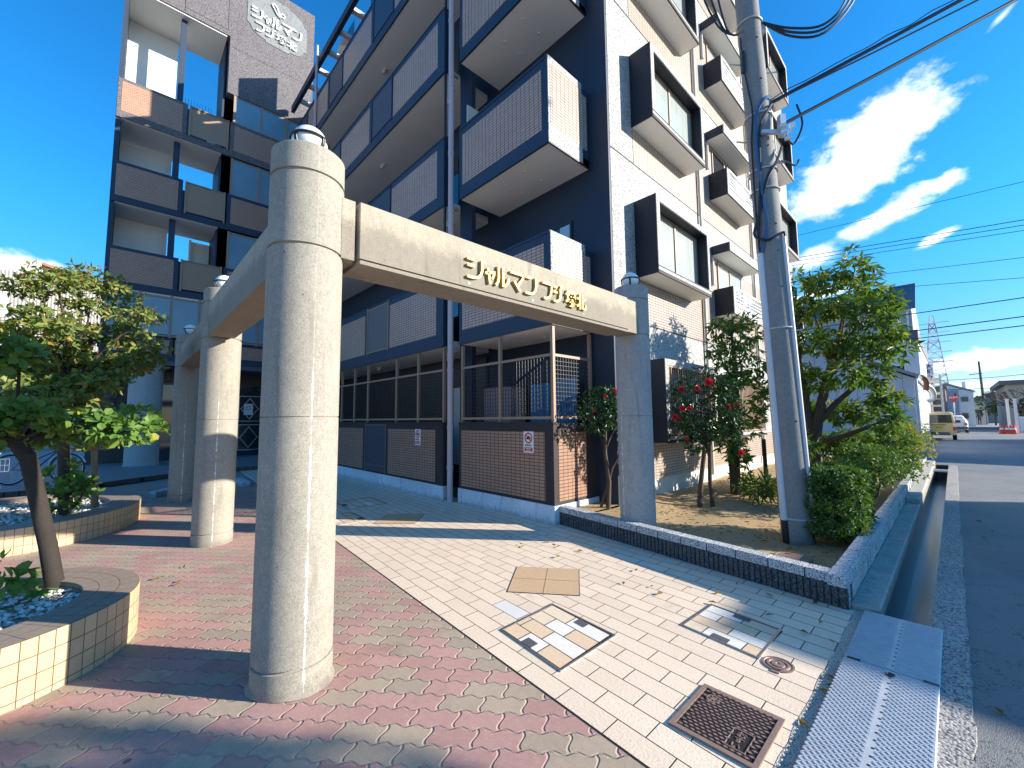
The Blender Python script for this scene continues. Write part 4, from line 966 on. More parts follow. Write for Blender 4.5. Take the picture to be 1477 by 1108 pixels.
struct(ri.build('entrance_kerb', tile_mat('dark_riser_tile', .2, .13, (.12,.075,.055), (.03,.025,.02))))
for (a, b, lb) in (((-10.98,.55),(-11.75,1.15),'pale concrete wheel stop between the half hidden pillar and the round planter'), ((-12.2,2.2),(-11.2,2.2),'pale concrete wheel stop on the beige tiles before the entrance door')):
    a, b = Vector((*a,.06)), Vector((*b,.06)); d = (b-a).normalized(); mb = MB(); mb.obox((a+b)/2, d, (-d.y,d.x,0), (0,0,1), (b-a).length/2, .075, .058); tag(mb.build('wheel_stop', M_plast, loc=tuple((a+b)/2)), lb, 'wheel stop')
MARK = 3
# ------------------------------------------------------------------ foliage
def leaf_into(mb, p, d, nrm, L, W, fold=.25, oval=False):
    """one leaf starting at p along d; a folded diamond or a longer oval"""
    d = d.normalized(); s = d.cross(nrm)
    if s.length < 1e-3: s = d.cross(Vector((1,.2,.1)))
    s.normalize(); n = s.cross(d); o = len(mb.v)
    if oval:
        pr = [(0,0,0),(.28,.42,.0),(.72,.5,-.03),(1,.06,-.12),(.72,-.5,-.03),(.28,-.42,.0)]
        for a, b, c in pr: mb.v.append(tuple(p+d*(a*L)+s*(b*W)+n*(c*L+abs(b)*W*fold)))
        mb.f += [(o,o+1,o+2,o+3),(o,o+3,o+4,o+5)]
    else:
        for a, b, c in ((0,0,0),(.45,.5,0),(1,0,-.12),(.45,-.5,0)): mb.v.append(tuple(p+d*(a*L)+s*(b*W)+n*(c*L+abs(b)*W*fold)))
        mb.f += [(o,o+1,o+2),(o,o+2,o+3)]
def clump(mb, c, rad, n, L, W, droop=0.0, oval=False, shell=.5, rosette=4):
    """twigs of a few leaves scattered through an uneven ellipsoid"""
    c = Vector(c); rx, ry, rz = rad if isinstance(rad, tuple) else (rad, rad, rad)
    lobk = 1.0 if shell < .44 else .35
    lob = [(Vector((random.gauss(0,1),random.gauss(0,1),random.gauss(0,1))).normalized(), lobk*random.uniform(-.25,.35)) for _ in range(5)]
    for _ in range(max(1, n//rosette)):
        v = Vector((random.gauss(0,1),random.gauss(0,1),random.gauss(0,1))).normalized()
        k = (shell+(1-shell)*random.random())**.6 * (1+sum(a*max(0, v.dot(q))**3 for q, a in lob))
        q = c+Vector((v.x*rx*k, v.y*ry*k, v.z*rz*k)); out = (v+Vector((0,0,.35))+Vector((random.gauss(0,.4),random.gauss(0,.4),random.gauss(0,.4)))).normalized()
        a0 = random.random()*6.28
        e1 = out.orthogonal().normalized(); e2 = out.cross(e1)
        for j in range(rosette):
            a = a0+j*6.28/rosette+random.uniform(-.4,.4); sp = random.uniform(.45,1.1)
            d = (e1*math.cos(a)+e2*math.sin(a))*sp+out*.6+Vector((0,0,-droop*random.uniform(.4,1.2)))
            l = L*random.uniform(.7,1.2); leaf_into(mb, q+d*.01, d, out+Vector((random.gauss(0,.3),random.gauss(0,.3),.3)), l, W*random.uniform(.8,1.15), random.uniform(.1,.4), oval)
def berries(mb, pts, n, r, spread):
    for _ in range(n):
        c = Vector(random.choice(pts))+Vector((random.gauss(0,spread),random.gauss(0,spread),random.gauss(spread*.6,spread*.5))); o = len(mb.v)
        mb.v += [tuple(c+Vector(q)*r) for q in ((1,0,0),(0,1,0),(-1,0,0),(0,-1,0),(0,0,1),(0,0,-1))]
        mb.f += [(o+i+o*0, o+(i+1)%4, o+4) for i in range(4)]+[(o+(i+1)%4, o+i, o+5) for i in range(4)]
def limbs(mb, base, tips, r0_, r1_=.008):
    for t_ in tips:
        b, e = Vector(base), Vector(t_); m = b.lerp(e, .5)+Vector((random.gauss(0,.06),random.gauss(0,.06),random.gauss(.05,.05)))
        mb.tube([b, b.lerp(m,.5)+Vector((random.gauss(0,.02),random.gauss(0,.02),0)), m, e], [r0_, r0_*.8, r0_*.55, r1_], 6)
random.seed(21)
# close tree in the front round planter
t = thing('planter_tree', 'broad leaved tree with a leaning dark trunk in the nearer round tiled planter', 'tree', (-4.65,-.28,.28))
tk = MB(); tk.tube([(-4.64,-.27,.25),(-4.645,-.33,.6),(-4.64,-.40,.95),(-4.635,-.47,1.28)], [.054,.050,.048,.046], 14); tk.tube([(-4.635,-.46,1.24),(-4.7,-.6,1.5),(-4.75,-.75,1.9)], [.05,.045,.03], 8)
TA = [(-4.56,-.57,1.55),(-4.49,-.45,1.58),(-4.68,-.33,1.53),(-4.54,-.18,1.51),(-4.49,-.02,1.43),(-4.69,.12,1.54),(-4.97,-.58,1.4),(-4.91,-.43,1.42),(-4.9,-.24,1.39),(-4.58,.15,1.43),(-4.72,-.7,1.55),(-4.57,-.65,1.41),(-4.52,-.53,1.98),(-4.47,-.6,2.03),(-4.53,-.67,1.93),(-4.9,-1.0,1.6)]
limbs(tk, (-4.68,-.54,1.36), TA, .018); tk.build('trunk', M_woodd, t, smooth=True, ang=60)
cr = MB()
for c in TA: clump(cr, c, (.18,.18,.075), 88, .076, .05, .15, True, .2)
for c in ((-4.51,-.51,.54),(-4.51,-.44,.45),(-4.52,-.35,.39),(-4.5,-.49,.4)): clump(cr, c, .06, 12, .085, .055, .2, True, .2)
cr.build('crown', M_leafA, t)
bb = MB(); berries(bb, [(-4.52,-.53,1.98),(-4.47,-.6,1.95)], 16, .011, .06); struct(bb.build('berries', M_berry, t), 'stuff')
# tree behind, in the second planter
t = thing('planter_tree', 'taller tree with olive red tinged top leaves in the farther round tiled planter', 'tree', (-8.49,-.46,.28))
tk = MB(); tk.tube([(-8.49,-.46,.25),(-8.48,-.52,1.02),(-8.48,-.58,1.6),(-8.48,-.53,2.18),(-8.47,-.6,2.7)], [.075,.065,.06,.05,.035], 10)
TBl = [(-7.95,-.81,3.28),(-8.05,-.96,3.23),(-8.41,-.53,3.51),(-8.53,-.34,3.65),(-8.65,-.10,3.45),(-8.68,.07,3.21),(-7.89,.16,2.99),(-8.39,-.59,3.24),(-8.46,-.38,3.14),(-8.3,-.25,3.44),(-7.95,-.69,3.4)]
TBd = [(-8.23,-.81,2.9),(-7.79,-.58,2.74),(-8.81,-.37,2.79),(-8.74,-.07,2.87),(-8.36,.17,2.63),(-8.01,-.89,2.65),(-8.71,-1.15,2.67),(-8.37,-.54,2.36),(-8.72,-.81,2.18),(-8.71,-.28,2.42),(-8.31,-.04,2.3),(-8.19,.17,2.41),(-8.36,-.95,1.96),(-8.21,-.38,2.07),(-7.89,-.17,2.06),(-8.05,-.56,1.96),(-8.61,-1.08,2.24),(-7.72,-.75,1.71),(-7.74,-.41,1.78),(-8.42,-.68,2.55),(-7.98,-.95,1.68),(-8.6,-1.5,1.8)]
limbs(tk, (-8.48,-.55,2.0), TBl[::2]+TBd[::2], .035); tk.build('trunk', M_trunk, t, smooth=True, ang=60)
cr = MB()
for c in TBl: clump(cr, c, (.30,.30,.085), 190, .092, .04, .12, False, .25)
for c in TBd: clump(cr, c, (.34,.34,.12), 220, .105, .058, .2, False, .15)
cr.build('crown', M_leafB, t)
bb = MB(); berries(bb, TBl, 90, .014, .10); struct(bb.build('berries', M_berry, t), 'stuff')
t = thing('planter_shrub', 'small light green shrub beside the upright wooden stake', 'shrub', (-8.2,-.45,.28))
cr = MB()
for c in ((-8.2,-.48,.85),(-8.17,-.57,.73),(-8.15,-.32,.77),(-8.34,-.39,.63),(-8.1,-.26,.58),(-8.16,-.52,.63),(-8.1,-.42,.57)): clump(cr, c, .13, 40, .085, .05, .1, True, .3)
for c in ((-8.35,-.45,.42),(-8.3,-.55,.4)): clump(cr, c, .15, 40, .08, .05, .1, True, .3)
cr.build('crown', M_leafA, t); tk = MB(); limbs(tk, (-8.28,-.46,.26), [(-8.2,-.48,.8),(-8.15,-.32,.7),(-8.3,-.6,.6)], .02); tk.build('stem', M_trunk, t)
sk = thing('wooden_stake', 'pale upright wooden stake with a tied cross piece in the farther planter', 'stake', (-8.75,-.19,.28))
m_ = MB(); m_.tube([(-8.75,-.19,.26),(-8.76,-.215,.75),(-8.76,-.24,1.2)], [.045,.04,.038], 10); m_.build('post', M_wood, sk, smooth=True)
m_ = MB(); m_.tube([(-8.72,-.42,1.12),(-8.74,-.04,1.13)], .03, 8); m_.build('cross_piece', M_wood, sk, smooth=True)
m_ = MB()
for z in (1.09,1.11,1.13,1.15): m_.tube([(-8.76+.05*math.cos(a),-.235+.05*math.sin(a),z) for a in [i*.7 for i in range(10)]], .006, 5)
m_.build('rope', M_wood, sk)
# curved planters
def uv_strip(rows, us, vs, name, m, par):
    """grid of points rows[j][i] with UVs along the length"""
    me = bpy.data.meshes.new(name); n = len(rows[0]); off = Vector(ORG[par.name])
    V = [tuple(Vector(p)-off) for r_ in rows for p in r_]; Fc = []; UVs = []
    for j in range(len(rows)-1):
        for i in range(n-1):
            Fc.append((j*n+i, j*n+i+1, (j+1)*n+i+1, (j+1)*n+i)); UVs += [(us[i],vs[j]),(us[i+1],vs[j]),(us[i+1],vs[j+1]),(us[i],vs[j+1])]
    me.from_pydata(V, [], Fc); uvl = me.uv_layers.new(name='along')
    for k, uv_ in enumerate(UVs): uvl.data[k].uv = uv_
    me.materials.append(m); o = bpy.data.objects.new(name, me); C.objects.link(o); o.parent = par; ORG[o.name] = tuple(off)
    for p in me.polygons: p.use_smooth = True
    try: me.set_sharp_from_angle(angle=R(35))
    except Exception: pass
    return o
def planter(cx, cy, rx, ry, hgt, tail, wcop, label, seed):
    t = thing('curved_planter', label, 'planter', (cx,cy,0), 'round ended tiled planters')
    def outline(d):
        pts = [(cx+rx-d, cy-tail*(1-i/12)) for i in range(12)]
        pts += [(cx+(rx-d)*math.cos(a), cy+(ry-d)*math.sin(a)) for a in [math.pi*i/40 for i in range(41)]]
        pts += [(cx-rx+d, cy-tail*i/12) for i in range(1,13)]
        return pts
    o, inn = outline(0), outline(wcop); us = [0]
    for i in range(1, len(o)): us.append(us[-1]+math.dist(o[i], o[i-1]))
    uv_strip([[(x,y,0) for x,y in o],[(x,y,hgt-.006) for x,y in o],[(x,y,hgt) for x,y in outline(.006)]], us, [-(hgt % .1), hgt-.006-(hgt % .1), hgt-(hgt % .1)], 'wall', M_ptile, t)
    uv_strip([[(x,y,hgt) for x,y in outline(.006)],[(x,y,hgt+.001) for x,y in outline(wcop*.5)],[(x,y,hgt) for x,y in inn],[(x,y,hgt-.12) for x,y in inn]], us, [0,wcop*.5,wcop,wcop+.1], 'coping', M_coping, t)
    s = MB(); s.flat(inn, hgt-.075); so_ = s.build('bed', M_soil, t)
    random.seed(seed); gv = MB(); k = 0; x0, x1 = cx-rx+wcop, cx+rx-wcop
    while k < 2600:
        x = random.uniform(x0, x1); y = random.uniform(cy-min(tail,1.5), cy+ry-wcop)
        if y > cy and ((x-cx)/(rx-wcop))**2+((y-cy)/(ry-wcop))**2 > .97: continue
        c = Vector((x,y,hgt-.07+random.uniform(0,.025))); r_ = random.uniform(.011,.021); q = Matrix.Rotation(random.random()*6.28,3,'Z') @ Matrix.Rotation(random.uniform(-.6,.6),3,'X'); o_ = len(gv.v)
        ring = [(1,.1),(.45,.85),(-.5,.8),(-1,-.1),(-.4,-.8),(.55,-.75)]
        gv.v += [tuple(c+q@Vector((a*r_*1.15,b*r_*.85,0))) for a, b in ring]+[tuple(c+q@Vector((a*r_*.55,b*r_*.45,r_*.55))) for a, b in ring]
        gv.f += [(o_+i,o_+(i+1)%6,o_+6+(i+1)%6,o_+6+i) for i in range(6)]+[tuple(o_+6+i for i in range(6))]; k += 1
    go = gv.build('gravel', M_gravel); struct(go, 'stuff')
    return t
planter(-4.26,-.76,.86,.94,.335,3.0,.30,'round ended planter of yellow brown tiles holding the leaning dark trunk and white pebbles', 31)
planter(-9.0,-1.0,1.6,1.33,.30,2.6,.36,'round ended brown tiled planter holding the wooden stake and the taller berry tree', 32)
ld = MB(); ld.lathe((-1.23,5.1), [(.17,.04),(.17,.062),(.15,.066),(.145,.062),(.03,.062),(0,.064)], 28); tag(ld.build('soil_lid', M_iron, smooth=True, loc=(-1.23,5.1,.05), ang=30), 'round brown iron lid half sunk in the sandy soil by the utility pole', 'lid')
# camellias
random.seed(41)
t = thing('camellia_tree', 'round clipped camellia with red flowers on two thin stems in the planting bed', 'tree', (-2.54,6.23,.18))
tk = MB(); tk.tube([(-2.60,6.15,.17),(-2.57,6.17,.55),(-2.52,6.23,1.05),(-2.5,6.25,1.35)], [.042,.036,.03,.02], 8); tk.tube([(-2.46,6.28,.17),(-2.48,6.27,.6),(-2.46,6.27,1.1),(-2.42,6.3,1.5)], [.036,.03,.028,.02], 8)
limbs(tk, (-2.5,6.25,1.0), [(-2.75,6.1,1.5),(-2.2,6.4,1.5),(-2.6,6.4,1.7),(-2.3,6.1,1.7)], .018); tk.build('trunk', M_trunk, t, smooth=True, ang=60)
cr = MB(); clump(cr, (-2.47,6.26,1.62), (.46,.46,.48), 1500, .075, .04, .1, False, .35)
for c in ((-2.8,6.1,1.3),(-2.15,6.4,1.35),(-2.6,6.2,1.1),(-2.3,6.5,1.9)): clump(cr, c, .17, 120, .075, .04, .1, False, .3)
cr.build('crown', M_leafD, t); fl = MB(); t.location = (-2.74,6.71,.08); t.scale = (1.077,)*3
def flower(mb, c, r):
    c = Vector(c); ax = (Vector((0,0,1.5))-c).normalized()*1+Vector((.5,-.6,.3)); ax.normalize(); e1 = ax.orthogonal().normalized(); e2 = ax.cross(e1)
    for ring, n, tl_ in ((1.0,7,.25),(.65,6,.6),(.35,4,1.0)):
        for j in range(n): a = 6.28*j/n+ring; leaf_into(mb, c, (e1*math.cos(a)+e2*math.sin(a))*ring+ax*tl_, ax, r*(.6+.4*ring), r*.75, .3)
for c, r in (((-2.30,5.93,1.98),.075),((-2.45,5.90,1.90),.055),((-2.68,5.92,1.90),.06),((-2.66,5.88,1.62),.055),((-2.79,5.92,1.50),.06),((-2.55,5.86,1.62),.045),((-2.13,6.12,1.64),.05),((-2.05,6.2,1.66),.04),((-2.6,5.85,1.2),.035),((-2.05,6.3,1.0),.05)): fl = MB(); flower(fl, c, r); fl.build('flower', M_petal, t)
t = thing('camellia_tree', 'small dark round camellia between the mesh screen corner and the grey pillar', 'tree', (-3.41,5.06,.2))
tk = MB(); tk.tube([(-3.42,5.05,.17),(-3.40,5.07,.6),(-3.44,5.05,1.0),(-3.42,5.05,1.4)], [.036,.03,.026,.016], 8); tk.tube([(-3.52,4.98,.17),(-3.43,5.05,.5),(-3.36,5.1,.8),(-3.25,5.15,1.0)], [.02,.02,.015,.01], 8); limbs(tk, (-3.43,5.05,1.05), [(-3.65,4.9,1.5),(-3.25,5.2,1.5)], .014); tk.build('trunk', M_trunk, t, smooth=True, ang=60)
cr = MB(); clump(cr, (-3.46,5.02,1.62), (.31,.31,.38), 950, .065, .036, .1, False, .35); cr.build('crown', M_leafD, t); t.location = (-3.59,5.34,.13); t.scale = (1.055,)*3
fl = MB()
for c in ((-3.22,5.0,1.88),(-3.2,5.02,1.82),(-3.28,4.85,1.8),(-3.4,4.75,1.6)): fl = MB(); flower(fl, c, .035); fl.build('flower', M_petal, t)
t = thing('slender_tree', 'slender leafy tree overgrown from ground to crown, beside the utility pole', 'tree', (-2.55,7.47,.18))
CTp = [(-2.51,7.41,.94),(-2.58,7.63,1.51),(-2.45,7.39,2.09),(-2.51,7.5,2.69),(-2.57,7.56,3.06),(-2.68,7.4,3.0),(-2.39,7.68,3.11),(-2.2,7.58,2.89),(-2.73,7.33,2.7),(-2.31,7.53,2.55),(-2.57,7.32,2.44),(-2.42,7.49,2.21),(-2.61,7.38,1.98),(-2.31,7.68,1.51),(-2.41,7.63,1.28),(-2.63,7.45,1.05),(-2.45,7.36,.84),(-2.39,7.45,.5),(-2.14,7.53,1.96),(-2.21,7.49,2.3),(-2.1,7.6,1.75)]
tk = MB(); tk.tube([(-2.55,7.47,.15),(-2.52,7.45,.9),(-2.5,7.5,1.6),(-2.46,7.48,2.3),(-2.5,7.5,2.95)], [.075,.07,.06,.045,.02], 8); limbs(tk, (-2.48,7.48,2.0), CTp[2:14:2]+[(-2.1,7.7,1.9)], .022); tk.build('trunk', M_trunk, t, smooth=True, ang=60)
cr = MB()
for c in CTp: clump(cr, c, (.19,.19,.15), 90, .135, .045, .45, False, .15, 5)
cr.build('crown', M_leafG, t); t.location = (-2.75,8.05,.08); t.scale = (1.077,)*3
random.seed(52)
t = thing('broadleaf_tree', 'big multi stemmed tree with long drooping leaves behind the clipped hedge', 'tree', (-1.84,9.22,.2))
BTp = [(-1.78,9.29,3.92),(-1.4,8.92,3.87),(-1.0,9.07,4.0),(-.96,9.55,3.77),(-.72,9.06,3.38),(-1.89,9.18,3.52),(-1.65,9.64,3.46),(-1.21,8.74,3.36),(-.86,8.73,3.12),(-.68,8.95,2.89),(-.67,9.59,2.62),(-1.83,9.26,2.93),(-1.36,8.88,2.81),(-1.01,9.04,2.66),(-1.86,8.72,2.24),(-1.63,9.11,2.12),(-1.18,8.67,2.18),(-.91,9.49,2.21),(-.75,9.5,1.8),(-1.98,9.64,1.64),(-1.52,9.66,1.62),(-1.17,9.78,1.62),(-.81,8.9,1.44),(-1.95,8.83,1.01),(-1.7,9.71,.98),(-1.27,9.55,1.0)]
tk = MB(); tk.tube([(-1.84,9.22,.15),(-1.80,9.23,1.0),(-1.69,9.25,1.5),(-1.5,9.28,2.25),(-1.29,9.31,2.98),(-1.2,9.3,3.4)], [.13,.115,.085,.065,.045,.02], 10); tk.tube([(-1.80,9.23,.9),(-1.87,9.21,2.02),(-1.93,9.2,2.8),(-1.85,9.25,3.5)], [.085,.06,.045,.02], 8); tk.tube([(-1.72,9.25,1.35),(-1.45,9.3,1.7),(-1.18,9.33,1.98),(-.98,9.35,2.33)], [.06,.05,.04,.02], 8); tk.tube([(-1.8,9.2,1.0),(-1.4,9.1,1.12),(-1.0,9.0,1.3),(-.8,8.95,1.4)], [.05,.04,.03,.015], 8)
limbs(tk, (-1.45,9.28,2.3), BTp[:14:2], .03); tk.build('trunk', M_trunk, t, smooth=True, ang=60)
cr = MB()
for c in BTp: clump(cr, c, (.29,.29,.20), 200, .17, .052, .55, False, .2, 6)
for c in ((-1.0,8.95,4.25),(-1.85,9.1,4.15)): clump(cr, c, (.08,.08,.14), 22, .15, .045, .2, False, .2, 6)
cr.build('crown', M_leafG, t)
def shrub(label, clumps, m, L, W, droop, n, rad, base, nm='clipped_shrub'):
    t = thing(nm, label, 'shrub', base); cr = MB()
    for c in clumps: clump(cr, c, rad, n, L, W, droop, False, .45)
    cr.build('foliage', m, t); tk = MB(); limbs(tk, base, clumps, .018); tk.build('stem', M_trunk, t); return t
random.seed(61)
hc = [(x,y,z) for x in (-1.12,-.97,-.84) for y in (5.85,6.1,6.4) for z in (.28,.53,.79)]
shrub('clipped green hedge bush behind the stone wall beside the utility pole', hc, M_leafH, .042, .027, .0, 560, (.15,.2,.15), (-.97,6.1,.06))
shrub('second rounded bush under the big broadleaf tree', [(-.95+random.uniform(-.25,.2),8.2+random.uniform(-.6,.6),random.uniform(.4,.9)) for _ in range(14)], M_leafH, .05, .03, 0, 420, (.28,.28,.2), (-.95,8.2,.17))
shrub('third bright bush farther along the stone wall', [(-1.0+random.uniform(-.3,.25),11.0+random.uniform(-.9,.9),random.uniform(.4,1.15)) for _ in range(18)], M_leafH, .065, .038, 0, 360, (.34,.34,.24), (-1.0,11,.17))
shrub('loose long leaved undergrowth at the foot of the big tree', [(-1.45+random.uniform(-.35,.35),9.9+random.uniform(-.5,.5),random.uniform(.35,1.05)) for _ in range(12)], M_leafG, .15, .04, .4, 90, (.3,.3,.22), (-1.45,9.9,.17), 'leafy_shrub')
shrub('yellowish shrub at the far end of the stone wall near the parked van', [(-.85+random.uniform(-.3,.25),14.0+random.uniform(-1.0,1.0),random.uniform(.4,1.2)) for _ in range(16)], M_leafY, .08, .04, 0, 110, (.32,.32,.24), (-.85,14,.17), 'leafy_shrub')
shrub('far shrub behind the yellowish one at the bed end', [(-1.1+random.uniform(-.35,.3),16.6+random.uniform(-.9,.9),random.uniform(.4,1.25)) for _ in range(14)], M_leafB, .08, .04, 0, 110, (.34,.34,.26), (-1.1,16.6,.17), 'leafy_shrub')
shrub('long bladed plant on the sand behind the slender tree', [(-2.25,7.6,.35),(-2.1,7.75,.38),(-2.3,7.9,.36)], M_leafG, .28, .04, .3, 40, (.12,.12,.08), (-2.2,7.75,.18), 'leafy_shrub')
for i, (x, y, lb) in enumerate(((-2.45,8.75,'dark wooden support post standing in the sand behind the slender tree'),(-2.83,8.12,'thin brown stake tied to the overgrown slender tree'))):
    m_ = MB(); m_.tube([(x,y,.05),(x-.01,y,1.08)], .036, 8); tag(m_.build('support_post', M_woodd, smooth=True, loc=(x,y,.15)), lb, 'stake')

random.seed(90); fl_ = MB()
def litter(n, x0, x1, y0, y1, z0):
    for _ in range(n):
        x, y = random.uniform(x0,x1), random.uniform(y0,y1)
        if y < PYf(x)+.12 and z0 > .01: continue
        zz = z0 if z0 < .01 else .03+.13*max(0,(-1.2-x)/2.4)**1.2+.03
        a = random.random()*6.28; leaf_into(fl_, Vector((x,y,zz+.012)), Vector((math.cos(a),math.sin(a),random.uniform(-.1,.25))), Vector((random.gauss(0,.3),random.gauss(0,.3),1)), random.uniform(.035,.09), random.uniform(.02,.04), .3)
litter(420, -3.4, -.85, 4.6, 9.5, .05); litter(26, -4.0, -.65, 3.4, 4.3, .004); litter(12, -.6, -.5, 1.5, 4.2, .006); litter(18, -5.6, -4.9, -.9, .6, .004); litter(6, .0, .25, 2.5, 9, .004)
struct(fl_.build('fallen_leaves', leaf('dry_leaf', (.16, .09, .03), (.30, .19, .06), (.12, .18, .04))), 'stuff')

# ------------------------------------------------------------------ utility pole by the planting bed
up = thing('utility_pole', 'tall concrete utility pole with cable guards standing in the planting bed', 'utility pole', (-1.22,5.32,.17))
a0, d0 = Vector((-1.215,5.325,.0)), Vector((-.0225,-.0245,1))
pz = lambda z: a0+d0*z
ph = MB(); ph.tube([pz(z) for z in (.1,3,6,9,12)], [.152,.137,.120,.103,.088], 32); ph.build('shaft', M_pole, up, smooth=True)
rt_ = Vector((.687,.727,0)); fr_ = Vector((.727,-.687,0))      # along / towards the road corner
cg = MB(); cg.tube([pz(z)-rt_*.145+fr_*.03 for z in (.17,.42)], .036, 10); cg.build('guard_foot', M_dark, up, smooth=True)
cg = MB(); cg.tube([pz(z)-rt_*(.150-.004*z)+fr_*.03 for z in (.42,1.5,3.3)], .034, 12); cg.build('cable_guard', simple('white_cable_guard', (.62,.63,.66), .45, var=.08), up, smooth=True)
cg = MB(); cg.tube([pz(z)+rt_*(.085-.003*z)+fr_*.125 for z in (.5,1.8,3.45)], .022, 10); cg.build('cable_guard', MATS['white_cable_guard'], up, smooth=True)
cg = MB(); cg.tube([pz(z)+rt_*(.145-.004*z)+fr_*.0 for z in (.3,1.8,3.2)], .03, 10); cg.build('cable_guard', M_grey, up, smooth=True)
for z in (.44,2.45,4.02,4.25,4.9,6.05): 
    rr_ = .152-.0054*z+.012; c = pz(z); ring = [c+Vector((rr_*math.cos(a),rr_*math.sin(a),0)) for a in [2*math.pi*i/28 for i in range(29)]]; bn = MB(); bn.tube(ring, .009, 6, False); bn.build('steel_band', M_galv, up, smooth=True)

for z, s in ((2.42,1),(4.35,1),(4.6,-1),(5.1,1),(5.45,1),(5.55,-1)): c = pz(z); bt = MB(); bt.tube([c, c+rt_*(.27*s)+Vector((0,0,.03))], .008, 6); bt.build('step_bolt', M_galv, up)
br = MB(); br.obox(pz(4.63)+fr_*.16+rt_*.03, rt_, fr_, (0,0,1), .11, .02, .02); br.obox(pz(4.68)+fr_*.19+rt_*.13, rt_, fr_, (0,0,1), .03, .03, .12); br.build('bracket', M_galv, up); br = MB(); br.obox(pz(6.0)+rt_*.14, rt_, fr_, (0,0,1), .03, .03, .05); br.build('bracket', M_galv, up)
sm = MB()
for dx, dz in ((.10,.05),(.16,-.02),(.2,.05),(.14,-.1)): sm.tube([pz(4.62+dz)+fr_*.2+rt_*dx, pz(4.62+dz)+fr_*.23+rt_*(dx+.05)], .022, 8)
sm.build('insulator', M_white, up)
nl = MB()
for z in (1.45,2.9,3.3,3.6,4.5,5.3,5.8): c = pz(z); nl.tube([c+fr_*.11+rt_*.0, c+fr_*(.158-.0054*z)+rt_*.0], .011, 6)
nl.build('bolt_hole', M_dark, up)
up.location = (-1.345,5.86,.02); up.scale = (1.11,)*3
def fit(o): o.location = Vector((-1.345,5.86,.02))+1.11*(o.location-Vector((-1.22,5.32,.17))); o.scale = (1.11,)*3; return o
PN = lambda z, a=0, b=0: Vector((-1.345,5.86,.02))+1.11*(pz(z)+rt_*a+fr_*b-Vector((-1.22,5.32,.17)))
def cable(pts, r, label, m=None, sag=0, group='cables on and around the utility pole'):
    P_ = []
    for i in range(len(pts)-1):
        a, b = Vector(pts[i]), Vector(pts[i+1]); n = 10
        for k in range(n+(i == len(pts)-2)): q = k/n; P_.append(a.lerp(b,q)-Vector((0,0,sag*4*q*(1-q))))
    mb = MB(); mb.tube(P_, r, 6); o = mb.build('cable', m or M_cable, smooth=True, loc=tuple(P_[0])); return tag(o, label, 'cable', group)
def smoothpts(pts, n=6):
    P_ = [Vector(p) for p in pts]; out = []
    for i in range(len(P_)-1):
        p0, p1, p2, p3 = P_[max(i-1,0)], P_[i], P_[i+1], P_[min(i+2,len(P_)-1)]
        for k in range(n): t_ = k/n; out.append(.5*((2*p1)+(p2-p0)*t_+(2*p0-5*p1+4*p2-p3)*t_*t_+(3*p1-p0-3*p2+p3)*t_**3))
    return out+[P_[-1]]
def loose(pts, r, label, m=None, world=True):
    mb = MB(); mb.tube(smoothpts(pts), r, 6); o = mb.build('cable', m or M_cable, smooth=True, loc=tuple(pts[0])); fit(o) if world else None; return tag(o, label, 'cable', 'cables on and around the utility pole')
OPP = Vector((7.9,13.43,0))
cable([PN(5.08,.13), OPP+Vector((0,0,11.7))], .022, 'thick upper black cable rising from the pole across the road', sag=.12)
cable([PN(5.06,.13,.05), OPP+Vector((0.1,0,11.55))], .010, 'thin cable twisting beside the thick upper one', sag=.25)
cable([PN(4.72,.16,.15), OPP+Vector((0,0,11.25))], .020, 'lower black cable rising from the pole bracket across the road', sag=.1)
sp = []
A_, B_ = PN(5.09,.13), OPP+Vector((0,0,11.72))
for i in range(60):
    q = i/59*.6; c = A_.lerp(B_, q)-Vector((0,0,.12*4*q*(1-q))); wv = .04+.05*abs(math.sin(i*.9)); sp.append(c+Vector((0,0,-wv if i % 2 else wv*.6)))
loose(sp[::2], .006, 'fine wire looping around the thick upper cable', world=False)
loose([pz(4.72)+rt_*.45+Vector((0,0,.36)), pz(4.72)+rt_*.5+Vector((0,0,.12)), pz(4.6)+rt_*.38, pz(4.62)+rt_*.22+fr_*.12], .011, 'hanging cable loop below the lower cable right of the pole')
sd_ = lambda z, s, f: pz(z)+rt_*s+fr_*f
loose([pz(5.08)+rt_*.16, sd_(5.05,.02,.15), sd_(4.85,-.1,.13), sd_(4.4,-.12,.11), sd_(3.9,-.10,.12), sd_(3.6,-.09,.12), sd_(3.3,-.14,.06)], .018, 'blue cable running down the left of the pole into the guard', M_cableb)
loose([pz(5.04)+rt_*.18, sd_(4.95,.06,.15), sd_(4.7,-.08,.14), sd_(4.3,-.10,.12), sd_(3.9,-.13,.1), sd_(3.45,-.16,.06), sd_(3.3,-.15,.05)], .014, 'black cable running down beside the blue one')
loose([sd_(4.5,.17,.1), sd_(4.3,.06,.16), sd_(4.1,-.06,.15), sd_(3.7,-.15,.08), sd_(3.5,-.2,.06), sd_(3.42,-.1,.12), sd_(3.5,.07,.13), sd_(3.44,.09,.125)], .015, 'black cable drooping across the pole front into the right guard')
loose([sd_(4.36,.36,.08), sd_(4.28,.3,.1), sd_(4.3,.12,.15), sd_(4.2,0,.16), sd_(4.0,-.09,.13), sd_(3.8,-.12,.1)], .010, 'thin cable curling out to the right of the pole below the bracket')
